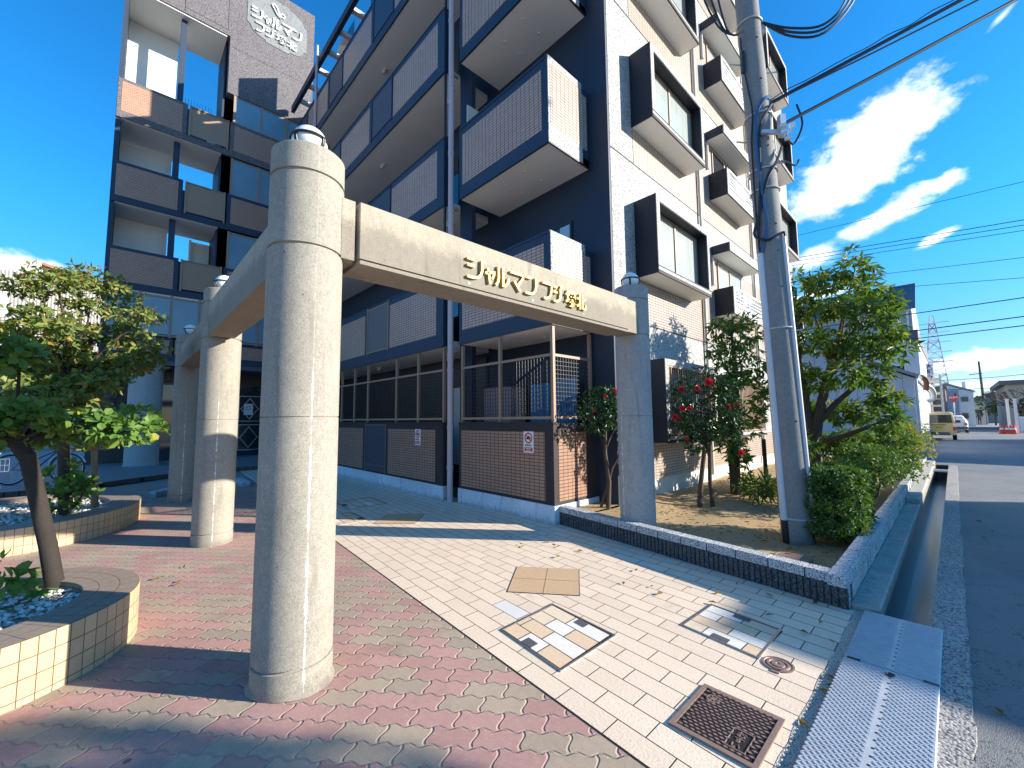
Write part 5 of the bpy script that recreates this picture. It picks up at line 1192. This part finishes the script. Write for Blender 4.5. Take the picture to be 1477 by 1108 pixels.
for i, (q, lb) in enumerate(((0,'upper of the loose cables looping off the pole top to the right'),(1,'middle of the loose cables looping off the pole top to the right'),(2,'lowest of the loose cables looping off the pole top to the right'))):
    loose([sd_(6.05,.13,.05), sd_(5.93-.05*q,.4,.1), sd_(5.92-.05*q,.75,.15), sd_(6.2,1.0+.05*q,.2), sd_(6.9,1.15+.1*q,.2), sd_(8.2,1.2+.15*q,.2), sd_(9.5,.6,.1), sd_(10,.1,.1)], .013, lb)
for i in range(3):
    loose([sd_(9.5,-.1,.1), sd_(7.6,-.45-.12*i,.1), sd_(6.6,-.42-.1*i,.1), sd_(6.0,-.34-.05*i,.1), sd_(5.85,-.26,.1), sd_(5.9,-.13,.1)], .011, ('inner','middle','outer')[i]+' loose cable looping down the left of the pole top')
bx = MB(); bx.obox(sd_(5.55,-.15,.06), rt_, fr_, (0,0,1), .018, .018, .13); tag(fit(bx.build('cable_splice', M_dark, loc=tuple(sd_(5.55,-.15,.06)))), 'black sleeve splice hanging on the left of the pole top', 'splice')
loose([sd_(5.85,-.15,.06), sd_(5.55,-.15,.06), sd_(5.2,-.13,.08), sd_(4.9,-.12,.1), sd_(4.5,-.14,.06), sd_(3.5,-.16,.05)], .009, 'thin black lead running straight down the left edge of the pole')
wires = [((-5.9,12.64),(2.96,12.25),.012,'highest thin wire crossing the sky over the road'), ((-6.0,11.25),(2.9,10.45),.018,'first of three parallel wires crossing the sky'),
 ((-6.0,11.05),(2.9,10.2),.016,'second of three parallel wires crossing the sky'), ((-6.0,10.8),(2.9,9.95),.014,'third of three parallel wires crossing the sky'), ((-6.1,9.6),(2.7,8.7),.013,'wire with small clips crossing the sky above the gabled building'),
 ((-6.1,8.9),(2.7,7.75),.013,'lower wire with small clips crossing the sky above the gabled building'), ((-1.9,6.78),(2.6,6.84),.024,'upper thick cable passing in front of the gabled building'), ((-1.9,5.86),(2.6,5.97),.026,'middle thick cable passing in front of the gabled building'), ((-1.9,5.45),(2.6,5.55),.024,'lower thick cable passing in front of the gabled building')]
for (x0,z0),(x1,z1),r,lb in wires:
    s = (z1-z0)/(x1-x0); a = (-14,30,z0+s*(-14-x0)); b = (16,30,z1+s*(16-x1)); cable([a,b], r, lb, group='wires crossing the sky over the road')
for z0, x0, x1, lb, Y in ((5.9,-3,9,'far thin wire low over the distant houses',75),(4.9,-3,12,'lowest far wire in front of the distant houses',80),(8.6,-4,14,'faint far wire across the cloud bank',78)):
    cable([(x0,Y,z0),(x1,Y,z0+.5)], .03, lb, group='wires crossing the sky over the road', sag=.3)
MARK = 4

# ------------------------------------------------------------------ bicycles
def bicycle(loc, rz, label, col):
    t = thing('bicycle', label, 'bicycle', loc, 'bicycles parked behind the planters'); t.rotation_euler = (0,0,R(rz)); ORG[t.name] = (0,0,0)
    def ring(mb, cx, r, w_): mb.tube([(cx+r*math.cos(a),0,.34+r*math.sin(a)) for a in [2*math.pi*i/28 for i in range(29)]], w_, 6, False)
    for cx in (-.52,.52):
        wh = MB(); ring(wh, cx, .325, .018); w_ = wh.build('wheel', M_dark, t, smooth=True)
        sp = MB(); ring(sp, cx, .30, .009)
        for i in range(18): a = 2*math.pi*i/18; sp.tube([(cx,.0,.34),(cx+.3*math.cos(a),0,.34+.3*math.sin(a))], .0022, 4, False)
        sp.tube([(cx,-.04,.34),(cx,.04,.34)], .02, 8); sp.build('rim', M_alu, w_)
        fd = MB(); fd.tube([(cx+.36*math.cos(a),0,.34+.36*math.sin(a)) for a in [R(20+10*i) for i in range(15)]], .02, 6); fd.build('mudguard', M_alu, t, smooth=True)
    f = MB(); bbp, hd_, st_ = (-.1,0,.3), (.36,0,.78), (-.24,0,.72)
    f.tube([bbp,hd_], .017, 8); f.tube([bbp,st_], .015, 8); f.tube([(-.18,0,.5),hd_], .014, 8); f.tube([bbp,(-.52,.03,.34)], .01, 6); f.tube([(-.22,0,.66),(-.52,.03,.34)], .01, 6); f.tube([hd_,(.40,0,.66),(.52,.03,.34)], .012, 6); f.tube([hd_,(.33,0,.96)], .012, 6); f.build('frame', col, t, smooth=True)
    s = MB(); s.tube([(-.36,0,.78),(-.25,0,.80),(-.1,0,.79)], [.07,.06,.025], 8); s.tube([(-.24,0,.7),(-.24,0,.79)], .012, 6); s.build('saddle', M_dark, t, smooth=True)
    h = MB(); h.tube([(.18,-.27,.99),(.33,-.2,.99),(.35,0,.96),(.33,.2,.99),(.18,.27,.99)], .011, 6); h.build('handlebar', M_alu, t, smooth=True)
    b = MB()
    for zz in (.72,.82,.92): b.tube([(.42,-.15,zz),(.72,-.15,zz),(.72,.15,zz),(.42,.15,zz),(.42,-.15,zz)], .004, 4)
    for i in range(7):
        y = -.15+.05*i; b.tube([(.42,y,.72),(.42,y,.92)], .003, 4); b.tube([(.72,y,.72),(.72,y,.92)], .003, 4); b.tube([(.42,y,.72),(.72,y,.72)], .003, 4)
    b.build('basket', M_alu, t); return t
bicycle((-10.55,-2.05,0), 25, 'silver bicycle beside the planter with the wooden stake', M_alu)
bicycle((-11.2,-1.75,0), 30, 'dark bicycle behind the silver bicycle', M_dark)
bicycle((-14.3,-1.25,.12), 60, 'bicycle leaning in the shade by the entrance step, its pale rim showing', simple('blue_bicycle_paint', (.04,.07,.2), .35))

# ------------------------------------------------------------------ neighbouring buildings, street and distance
nb = thing('corrugated_building', 'large pale corrugated sheet building behind the planter trees', 'building', (-36,-8,0))
w_ = MB(); w_.prism([(-34,0),(-1.2,0),(-1.2,9.9),(-3.6,10.65),(-3.65,10.2),(-12,9.6),(-34,8.0)], (-36,0,0), (0,1,0), (0,0,1), (1,0,0), -14, 0); w_.build('wall', M_corr, nb)
w_ = MB(); w_.box(-36.1,-35.9,-3.7,-3.0,10.55,10.75); w_.obox((-36,-2.4,10.35), (0,.954,-.3), (1,0,0), (0,.3,.954), 1.35, .25, .07); w_.build('roof_trim', simple('rusty_trim', (.36,.17,.10), .7, var=.2), nb)
w_ = MB(); w_.box(-36,-35.96,-6.4,-4.85,7.4,8.9); w0 = w_.build('window_frame', M_white, nb); w_ = MB(); w_.box(-35.97,-35.94,-6.3,-4.95,7.5,8.8); w_.build('pane', M_curt, w0)
sh = thing('white_shed', 'white panelled shed with a low pitched roof between the bushes and the van', 'shed', (-1.05,24,0))
s = MB(); s.prism([(-5.5,0),(-1.03,0),(-1.03,3.05),(-5.5,5.3)], (0,24,0), (1,0,0), (0,0,1), (0,1,0), 0, 15); s.build('wall', simple('white_sheet_wall', (.80,.81,.83), .5, var=.12, scale=1.5), sh)
s = MB(); s.obox((-3.2,31.5,4.27), Vector((-.893,0,.45)), (0,1,0), Vector((.45,0,.893)), 2.6, 7.8, .06); s.build('roof', M_grey, sh)
s = MB(); s.tube([(-.98,23.95,0),(-.98,23.95,3.0)], .05, 8); s.tube([(-.95,23.9,3.05),(-.95,39,3.05)], .06, 6); s.build('gutter_pipe', M_white, sh)
s = MB()
for i in range(6): s.box(-1.4-.75*i,-1.385-.75*i,23.985,24,0,3.2+.3*i)
for i in range(9): s.box(-1.03,-1.015,25+1.6*i,25.06+1.6*i,0,3.0)
s.build('panel_joint', M_grey, sh)
du = thing('roof_duct', 'curved rusty and silver exhaust ducts at the eave of the white shed', 'duct', (-.95,27,3.2))
d_ = MB(); d_.tube(smoothpts([(-1.1,26,3.15),(-.85,26.2,3.2),(-.75,26.4,3.0),(-.78,26.6,2.65)]), .10, 12); d_.build('rusty_duct', simple('rusty_steel', (.16,.06,.035), .7, var=.4), du, smooth=True)
d_ = MB(); d_.tube(smoothpts([(-1.0,31,3.0),(-.82,31.2,3.02),(-.68,31.6,2.75),(-.7,32,2.4),(-.95,32,2.25)]), .11, 12); d_.build('silver_duct', M_galv, du, smooth=True)
tb_ = thing('gabled_building', 'tall pale building with a striped gable roof beyond the white shed', 'building', (-3,45,0))
s = MB(); s.box(-14,-1.55,45,64,0,7.2); s.build('lower_wall', simple('pale_grey_render', (.55,.57,.60), .7, var=.12, scale=.8), tb_); s = MB(); s.box(-14.1,-1.5,44.9,64.1,7.2,8.15); s.build('parapet', M_dkgrey, tb_)
s = MB(); s.prism([(45.2,8.1),(56,8.1),(56,9.8),(48.5,12.4),(45.2,9.9)], (0,0,0), (0,1,0), (0,0,1), (1,0,0), -14, -1.75); s.build('upper_wall', simple('grey_render', (.36,.38,.41), .7, var=.12, scale=.8), tb_)
s = MB(); s.obox((-7.8,46.75,11.25), (1,0,0), Vector((0,.797,.604)), Vector((0,-.604,.797)), 6.3, 2.25, .06); s.build('roof', M_corrr, tb_)
s = MB(); s.box(-14,-1.75,45.1,45.2,9.75,9.95); s.tube([(-2.0,45.1,9.8),(-2.0,45.1,8.1)], .07, 6); s.build('eave_gutter', M_white, tb_)
for (a, b, c, d) in ((-3.6,-2.4,8.9,9.6),(-3.4,-2.35,4.6,5.5)):
    s = MB(); s.box(a,b,44.96 if c < 8 else 45.16,45.2,c,d); f_ = s.build('window_frame', M_white, tb_); s = MB(); s.box(a+.08,b-.08,44.93 if c < 8 else 45.13,45.0 if c < 8 else 45.18,c+.08,d-.08); s.build('pane', M_glass, f_)
sg = thing('vertical_sign', 'tall white vertical signboard with dark blue characters on the street side', 'sign', (-1.35,58,5.5))
s = MB(); s.box(-1.68,-1.08,58,58.15,4.2,6.6); s.build('panel', M_white, sg); s = MB()
for i, ch in enumerate('大阪クラ'): s.text(ch, .56, (-1.66,57.99,6.08-.56*i), (1,0,0), (0,0,1), (0,-1,0), .01, .012)
s.build('lettering', M_blueink, sg)
ls = thing('metal_stair', 'white steel frame stair tower beside the white shed wall', 'stair', (-.6,48,0))
s = MB()
for x in (-1.2,-.55):
    for y in (46,50): s.box(x-.05,x+.05,y-.05,y+.05,0,4.6)
for z in (1.2,2.2,3.2,4.2): s.box(-1.2,-.55,46,50,z,z+.08); s.box(-1.2,-.55,45.97,46.03,z+.5,z+.56)
s.build('frame', M_cream, ls)
for (x, y, z1, lb) in ((-.3,62,5.2,'brown weathered house wedged between the stair tower and the far white house'),):
    h_ = thing('brown_house', lb, 'house', (x,y,0)); s = MB(); s.box(-3.4,-.45,62,70,0,4.3); s.build('wall', simple('brown_siding', (.22,.16,.12), .8, var=.2), h_); s = MB(); s.box(-3.6,-.3,61.8,70.2,4.3,4.55); s.build('roof', M_dkgrey, h_)
hw = thing('white_house', 'small white two storey house with a grey gable roof at the end of the street', 'house', (.6,80,0))
s = MB(); s.prism([(-.9,0),(1.9,0),(1.9,4.4),(-.5,5.5),(-.9,5.5)], (0,80,0), (1,0,0), (0,0,1), (0,1,0), 0, 9); s.build('wall', M_white, hw); s = MB(); s.box(-.95,.55,79.9,80.0,0,4.7); s.build('blue_grey_wall', simple('blue_grey_render', (.30,.36,.43), .7, var=.1), hw)
s = MB(); s.prism([(-1.1,5.5),(-.5,5.75),(2.1,4.55),(2.1,4.4),(-.5,5.55),(-1.1,5.4)], (0,79.7,0), (1,0,0), (0,0,1), (0,1,0), 0, 9.6); s.build('roof', M_grey, hw)
for (a, b, c, d) in ((.8,1.4,3.2,3.8),(.2,.4,3.9,4.3),(.75,1.3,1.0,1.7)): s = MB(); s.box(a,b,79.87,79.99,c,d); s.build('window', M_glass, hw)
s = MB(); s.box(1.0,1.35,82,82.5,5.0,5.9); s.build('chimney', M_white, hw)
for (x0,x1,y,z,cc,lb) in ((1.9,3.2,92,3.4,(.5,.47,.42),'low cream house behind the far utility pole'),(3.4,6.5,110,4.6,(.25,.25,.27),'dark roofed house behind the bare trees'),(-4,-1,110,5.2,(.45,.42,.38),'pale house far behind the white house'),(7,14,120,5.5,(.4,.38,.36),'wide beige house in the distance behind the beige hall')):
    h_ = thing('distant_house', lb, 'house', (x0,y,0)); s = MB(); s.box(x0,x1,y,y+7,0,z); s.build('wall', simple('house_render_%d' % int(y+x0), cc, .8, var=.1), h_); xm = (x0+x1)/2
    s = MB(); s.prism([(x0-.3,z),(x1+.3,z),(xm,z+.9)], (0,y-.3,0), (1,0,0), (0,0,1), (0,1,0), 0, 7.6); s.build('roof', M_dkgrey, h_); s = MB(); s.box(x0+.4,x0+1.0,y-.05,y,1.2,2.2); s.build('window', M_glass, h_)
rb2 = thing('beige_hall', 'low beige building with a dark flat eave behind the red cones', 'building', (3.5,62,0))
s = MB(); s.box(3.6,14,62,76,0,4.3); s.build('wall', simple('beige_render', (.44,.40,.34), .8, var=.15, scale=.6), rb2); s = MB(); s.prism([(3.2,4.3),(14.4,4.3),(14.4,4.72),(3.2,4.72)], (0,61.5,0), (1,0,0), (0,0,1), (0,1,0), 0, 15); s.build('eave', M_dkgrey, rb2)
py = thing('lattice_pylon', 'red and white lattice power pylon in the far distance', 'pylon', (-4.6,300,0))
red, wht = MB(), MB(); n = 12; HH = 52
for k in range(n):
    z0_, z1_ = HH*k/n, HH*(k+1)/n; w0_, w1_ = 4.6*(1-z0_/HH)**.9+.6, 4.6*(1-z1_/HH)**.9+.6; mb = red if k % 2 == 0 else wht
    for sx in (-1,1):
        for sy in (-1,1): mb.bar((-4.6+sx*w0_,300+sy*w0_,z0_),(-4.6+sx*w1_,300+sy*w1_,z1_), .28)
    for sy in (-1,1): mb.bar((-4.6-w0_,300+sy*w0_,z0_),(-4.6+w1_,300+sy*w1_,z1_), .16); mb.bar((-4.6+w0_,300+sy*w0_,z0_),(-4.6-w1_,300+sy*w1_,z1_), .16); mb.bar((-4.6-w1_,300+sy*w1_,z1_),(-4.6+w1_,300+sy*w1_,z1_), .16)
for z in (28,33,38,43,48): wht.bar((-10.5,300,z),(1.5,300,z+.3), .35)
red.build('red_section', simple('faded_red_paint', (.5,.16,.12), .6), py); wht.build('white_section', M_white, py)
fp = thing('distant_utility_pole', 'dark distant utility pole with a crossarm at the street end', 'utility pole', (3.3,95,0))
s = MB(); s.tube([(3.3,95,0),(3.15,95,9.6)], [.2,.13], 10); s.build('shaft', M_dkgrey, fp); s = MB(); s.bar((2.0,95,7.6),(3.4,95,7.75), .1); s.build('crossarm', M_dkgrey, fp)
# stop sign
ss = thing('stop_sign', 'red inverted triangle stop sign on a white post beyond the van', 'road sign', (.1,57,0)); s = MB(); s.tube([(.08,57.1,0),(.08,57.1,3.0)], .05, 8); s.build('post', M_white, ss)
s = MB(); s.prism([(-.35,3.3),(.08,2.6),(.51,3.3)], (0,57,0), (1,0,0), (0,0,1), (0,1,0), 0, .03); s.build('panel', M_red, ss); s = MB(); s.text('止まれ', .2, (-.2,56.99,3.05), (1,0,0), (0,0,1), (0,-1,0), .005, .004); s.build('lettering', M_white, ss)
# cones, gate posts
def cone(x, y, label):
    t = thing('traffic_cone', label, 'cone', (x,y,0), 'red cones at the street end'); s = MB(); s.lathe((x,y), [(.2,.0),(.2,.05),(.15,.06),(.04,.68),(0,.69)], 14); s.build('body', simple('cone_red', (.75,.06,.03), .5) if 'cone_red' not in MATS else MATS['cone_red'], t, smooth=True)
    s = MB(); s.lathe((x,y), [(.105,.33),(.083,.46)], 14); s.build('band', M_white, t)
for x, lb in ((2.45,'leftmost red cone at the street end'),(2.72,'second red cone from the left at the street end'),(2.9,'third red cone from the left at the street end'),(3.07,'rightmost red cone beside the white gate posts')): cone(x, 49.5, lb)
for x, y, lb in ((2.95,51,'left white gate post near the red cones'),(3.28,50,'right white gate post near the red cones')): s = MB(); s.box(x-.08,x+.08,y-.08,y+.08,0,2.6); s.box(x-.1,x+.1,y-.1,y+.1,2.6,2.7); tag(s.build('gate_post', M_white, loc=(x,y,0)), lb, 'post')
s = MB(); s.box(3.75,14,55,55.2,0,1.3); tag(s.build('garden_wall', M_plast, loc=(4,55,0)), 'low grey wall in front of the beige building', 'wall')
def bare_tree(x, y, hgt, label, n=70):
    t = thing('bare_tree', label, 'tree', (x,y,0)); mb = MB(); mb.tube([(x,y,0),(x+.05,y,hgt*.45)], [.14,.1], 8)
    def br(p, d, L, r, dep):
        e = p+d*L; mb.tube([p,e], [r,r*.65], 5)
        if dep: 
            for _ in range(3): br(e, (d+Vector((random.gauss(0,.5),random.gauss(0,.5),random.gauss(.15,.3)))).normalized(), L*.68, r*.62, dep-1)
    for _ in range(5): br(Vector((x+.05,y,hgt*.42)), Vector((random.gauss(0,.6),random.gauss(0,.6),.8)).normalized(), hgt*.22, .07, 3)
    mb.build('trunk', M_trunk, t)
random.seed(71)
bare_tree(4.4,78,5.2,'leafless tree with a pale crown behind the distant pole'); bare_tree(4.2,58,4.2,'leafless tree in front of the low beige building')
def dtree(c, rad, label):
    t = thing('dark_evergreen', label, 'tree', (c[0],c[1],0)); cr = MB()
    for _ in range(9): clump(cr, (c[0]+random.gauss(0,rad*.5),c[1]+random.gauss(0,rad*.4),c[2]+random.gauss(0,rad*.4)), rad*.5, 150, .25, .14, 0, False, .4)
    cr.build('crown', M_leafD, t); tk = MB(); tk.tube([(c[0],c[1],0),c], .12, 6); tk.build('trunk', M_trunk, t)
dtree((4.9,72,2.2), 1.5, 'dark clipped evergreen behind the red cones'); dtree((3.9,88,2.2), 1.3, 'dark evergreen just beside the distant pole'); dtree((4.9,59,1.6), .9, 'low dark evergreen before the beige wall')
# vehicles
def car_shell(mb, sec, x0, w):
    """loft of cross sections: (y, half-width factor, z-low, z-shoulder, z-roof, roof half-width factor)"""
    rows = []
    for y, f, zl, zs, zr, fr in sec:
        a, b = w/2*f, w/2*fr
        rows.append([(x0-a*.96,y,zl),(x0-a,y,zl+.12),(x0-a,y,zs),(x0-b,y,zr-.07),(x0-b+.1,y,zr),(x0+b-.1,y,zr),(x0+b,y,zr-.07),(x0+a,y,zs),(x0+a,y,zl+.12),(x0+a*.96,y,zl)])
    o = len(mb.v); n = 10
    for r_ in rows: mb.v += r_
    for i in range(len(rows)-1):
        for k in range(n): k2 = (k+1) % n; mb.f.append((o+i*n+k,o+(i+1)*n+k,o+(i+1)*n+k2,o+i*n+k2))
    mb.f.append(tuple(o+k for k in range(n))); mb.f.append(tuple(o+(len(rows)-1)*n+k for k in range(n-1,-1,-1)))
def wheel(x, y, par, r=.3):
    mb = MB(); mb.tube([(x-.09,y,r),(x-.08,y,r),(x+.08,y,r),(x+.09,y,r)], [r-.03,r,r,r-.03], 24); w_ = mb.build('wheel', M_dark, par, smooth=True, ang=30); mb = MB(); mb.tube([(x-.095,y,r),(x+.095,y,r)], r*.6, 18); mb.build('rim', M_alu, w_)
van = thing('parked_van', 'gold beige boxy minivan with a yellow plate parked at the roadside', 'van', (-.68,36,0)); vx, W_ = -.68, 1.48
M_gold_car = simple('beige_car_paint', (.58,.46,.20), .3, metal=.15, var=.03, coat=.6)
b = MB(); car_shell(b, [(36.0,.95,.32,.95,1.55,.84),(36.12,.99,.30,1.0,1.64,.86),(36.8,1,.28,1.02,1.68,.88),(38.2,1,.28,1.02,1.66,.87),(38.6,1,.28,.98,1.15,.94),(39.3,.96,.3,.85,.95,.9),(39.4,.9,.35,.7,.8,.85)], vx, W_); b.build('body', M_gold_car, van, smooth=True, ang=28)
b = MB(); b.prism([(-.60,1.02),(.60,1.02),(.55,1.50),(-.55,1.50)], (vx,36.02,0), (1,0,0), (0,0,1), (0,1,0), -.035, .0); wv = b.build('rear_window', M_glass, van)
b = MB(); b.bbox(vx-.69,vx+.69,35.9,36.05,.30,.56,.02); b.build('bumper', M_gold_car, van); b = MB(); b.prism([(-.5,.28),(.5,.28),(.42,.47),(-.42,.47)], (vx,35.9,0), (1,0,0), (0,0,1), (0,1,0), -.02, 0); b.build('bumper_insert', M_dkgrey, van)
b = MB(); b.box(vx-.17,vx+.17,35.94,35.955,.70,.87); pt_ = b.build('number_plate', simple('yellow_plate', (.75,.52,.03), .5), van); b = MB()
for i in range(4): b.box(vx-.12+.065*i,vx-.08+.065*i,35.932,35.94,.73,.80)
b.build('plate_characters', M_black, pt_)
b = MB(); b.box(vx-.3,vx+.3,35.95,35.99,.885,.93); b.build('plate_garnish', M_dkgrey, van)
for s_ in (-1,1):
    b = MB(); b.bbox(vx+s_*.66-.07,vx+s_*.66+.07,35.92,36.02,.58,.78,.01); b.build('tail_light', M_red, van); b = MB(); b.bbox(vx+s_*.68-.05,vx+s_*.68+.05,35.95,36.02,.80,.98,.01); b.build('reverse_light', M_white, van)
    for y in (36.7,38.9): wheel(vx+s_*.64, y, van)
    b = MB(); b.bbox(vx+s_*.84-.1,vx+s_*.84+.1,38.0,38.1,1.0,1.16,.02); b.build('mirror', M_dkgrey, van)
    b = MB(); b.box(vx+s_*.735-.01,vx+s_*.735+.01,36.5,38.3,1.06,1.5); b.build('side_window', M_glass, van)
wc = thing('white_car', 'white car partly hidden behind the beige minivan', 'car', (-.05,52,0)); b = MB(); vx = -.05
car_shell(b, [(50.6,.9,.3,.8,1.0,.85),(50.8,1,.25,.88,1.2,.85),(51.6,1,.25,.92,1.42,.72),(52.8,1,.25,.92,1.44,.72),(53.6,1,.25,.85,.98,.85),(54.5,.95,.3,.7,.82,.85)], vx, 1.62); b.build('body', M_white, wc, smooth=True, ang=30)
b = MB(); b.prism([(-.62,.98),(.62,.98),(.55,1.34),(-.55,1.34)], (vx,51.2,0), (1,0,0), (0,0,1), (0,1,0), -.12, -.05); b.build('rear_window', M_glass, wc); b = MB(); b.box(vx-.8,vx+.8,50.52,50.7,.3,.5); b.build('bumper', M_dkgrey, wc)
for s_ in (-1,1):
    b = MB(); b.box(vx+s_*.68-.1,vx+s_*.68+.1,50.55,50.7,.66,.8); b.build('tail_light', M_red, wc)
    for y in (51.3,53.7): wheel(vx+s_*.72, y, wc, .29)
# two far pedestrians (continuous skinned figures)
def person(x, y, label, m, flip):
    me = bpy.data.meshes.new('person'); J = [(0,0,.95),(0,0,1.2),(0,0,1.42),(0,0,1.52),(0,.02,1.66),(-.2,0,1.4),(-.25,.05,1.12),(-.22,.12*flip,.9),(.2,0,1.4),(.25,-.03,1.12),(.23,-.1*flip,.9),(-.1,0,.9),(-.11,.1*flip,.5),(-.11,.14*flip,.06),(.1,0,.9),(.11,-.08*flip,.5),(.11,-.2*flip,.06),(-.11,.02+.14*flip-.12,.03),(.11,-.2*flip-.12,.03)]
    E_ = [(0,1),(1,2),(2,3),(3,4),(2,5),(5,6),(6,7),(2,8),(8,9),(9,10),(0,11),(11,12),(12,13),(0,14),(14,15),(15,16),(13,17),(16,18)]
    rad = [.14,.14,.15,.06,.1,.07,.05,.035,.07,.05,.035,.1,.07,.045,.1,.07,.045,.035,.035]
    me.from_pydata(J, E_, []); o = bpy.data.objects.new('person', me); C.objects.link(o); o.location = (x,y,0); me.materials.append(m)
    sk_ = o.modifiers.new('skin', 'SKIN'); 
    for v_, r_ in zip(me.skin_vertices[0].data, rad): v_.radius = (r_, r_*.8)
    me.skin_vertices[0].data[0].use_root = True; o.modifiers.new('sub', 'SUBSURF').levels = 1; o.modifiers['sub'].render_levels = 1
    tag(o, label, 'person', 'distant pedestrians')
person(1.3,85,'left distant pedestrian in dark clothes walking at the street end', M_dkgrey, 1); person(2.35,85,'right distant pedestrian in dark clothes walking at the street end', simple('dark_blue_cloth', (.03,.04,.07), .9), -1)
# buildings and pole, and an added shade tree, on the sunny side of the road (outside the view, they shade the road)
for (y0, y1, z, lb) in ((11.2,17.7,4.7,'plain beige house across the road, its shade falling over the gutter'),(27.9,44,5.2,'longer plain house farther along the opposite side of the road')):
    h_ = thing('roadside_house', lb, 'house', (8.6,y0,0)); s = MB(); s.box(8.6,17,y0,y1,0,z-.25); s.build('wall', simple('house_wall_%d' % int(y0), (.5,.46,.4), .8), h_); s = MB(); s.box(8.5,17.1,y0-.1,y1+.1,z-.25,z); s.build('roof', M_dkgrey, h_)
    for k in range(3): s = MB(); yy = y0+(y1-y0)*(k+.3)/3; s.box(8.57,8.62,yy,yy+1.3,1.0,2.1); s.build('window', M_glass, h_)
op = thing('roadside_pole', 'concrete utility pole across the road holding the far cable ends', 'utility pole', (7.9,13.43,0)); s = MB(); s.tube([(7.9,13.43,0),(7.9,13.43,13)], [.19,.12], 16); s.build('shaft', M_pole, op, smooth=True); s = MB(); s.bar((7.0,13.43,11.6),(8.8,13.43,11.6), .09); s.bar((7.0,13.43,12.4),(8.8,13.43,12.4), .09); s.build('crossarm', M_galv, op)
rt2 = thing('added_shade_tree', 'unseen round headed tree added across the road to shade the paving', 'tree', (8.45,9.02,0)); tk = MB(); tk.tube([(8.45,9.02,0),(8.45,9.02,5.0)], [.06,.04], 8); tk.build('trunk', M_trunk, rt2)  # unseen tree, added and sized to drop shade on the block paving
cr = MB()
for c in ((8.42,8.98,4.95),(8.5,9.06,5.2),(8.42,9.02,5.4)): clump(cr, c, .24, 200, .13, .07, .1, False, .3)
cr.build('crown', M_leafB, rt2)
for o in sc.objects:
    if o.type == 'MESH' and not o.data.materials: print('NO MATERIAL', o.name)
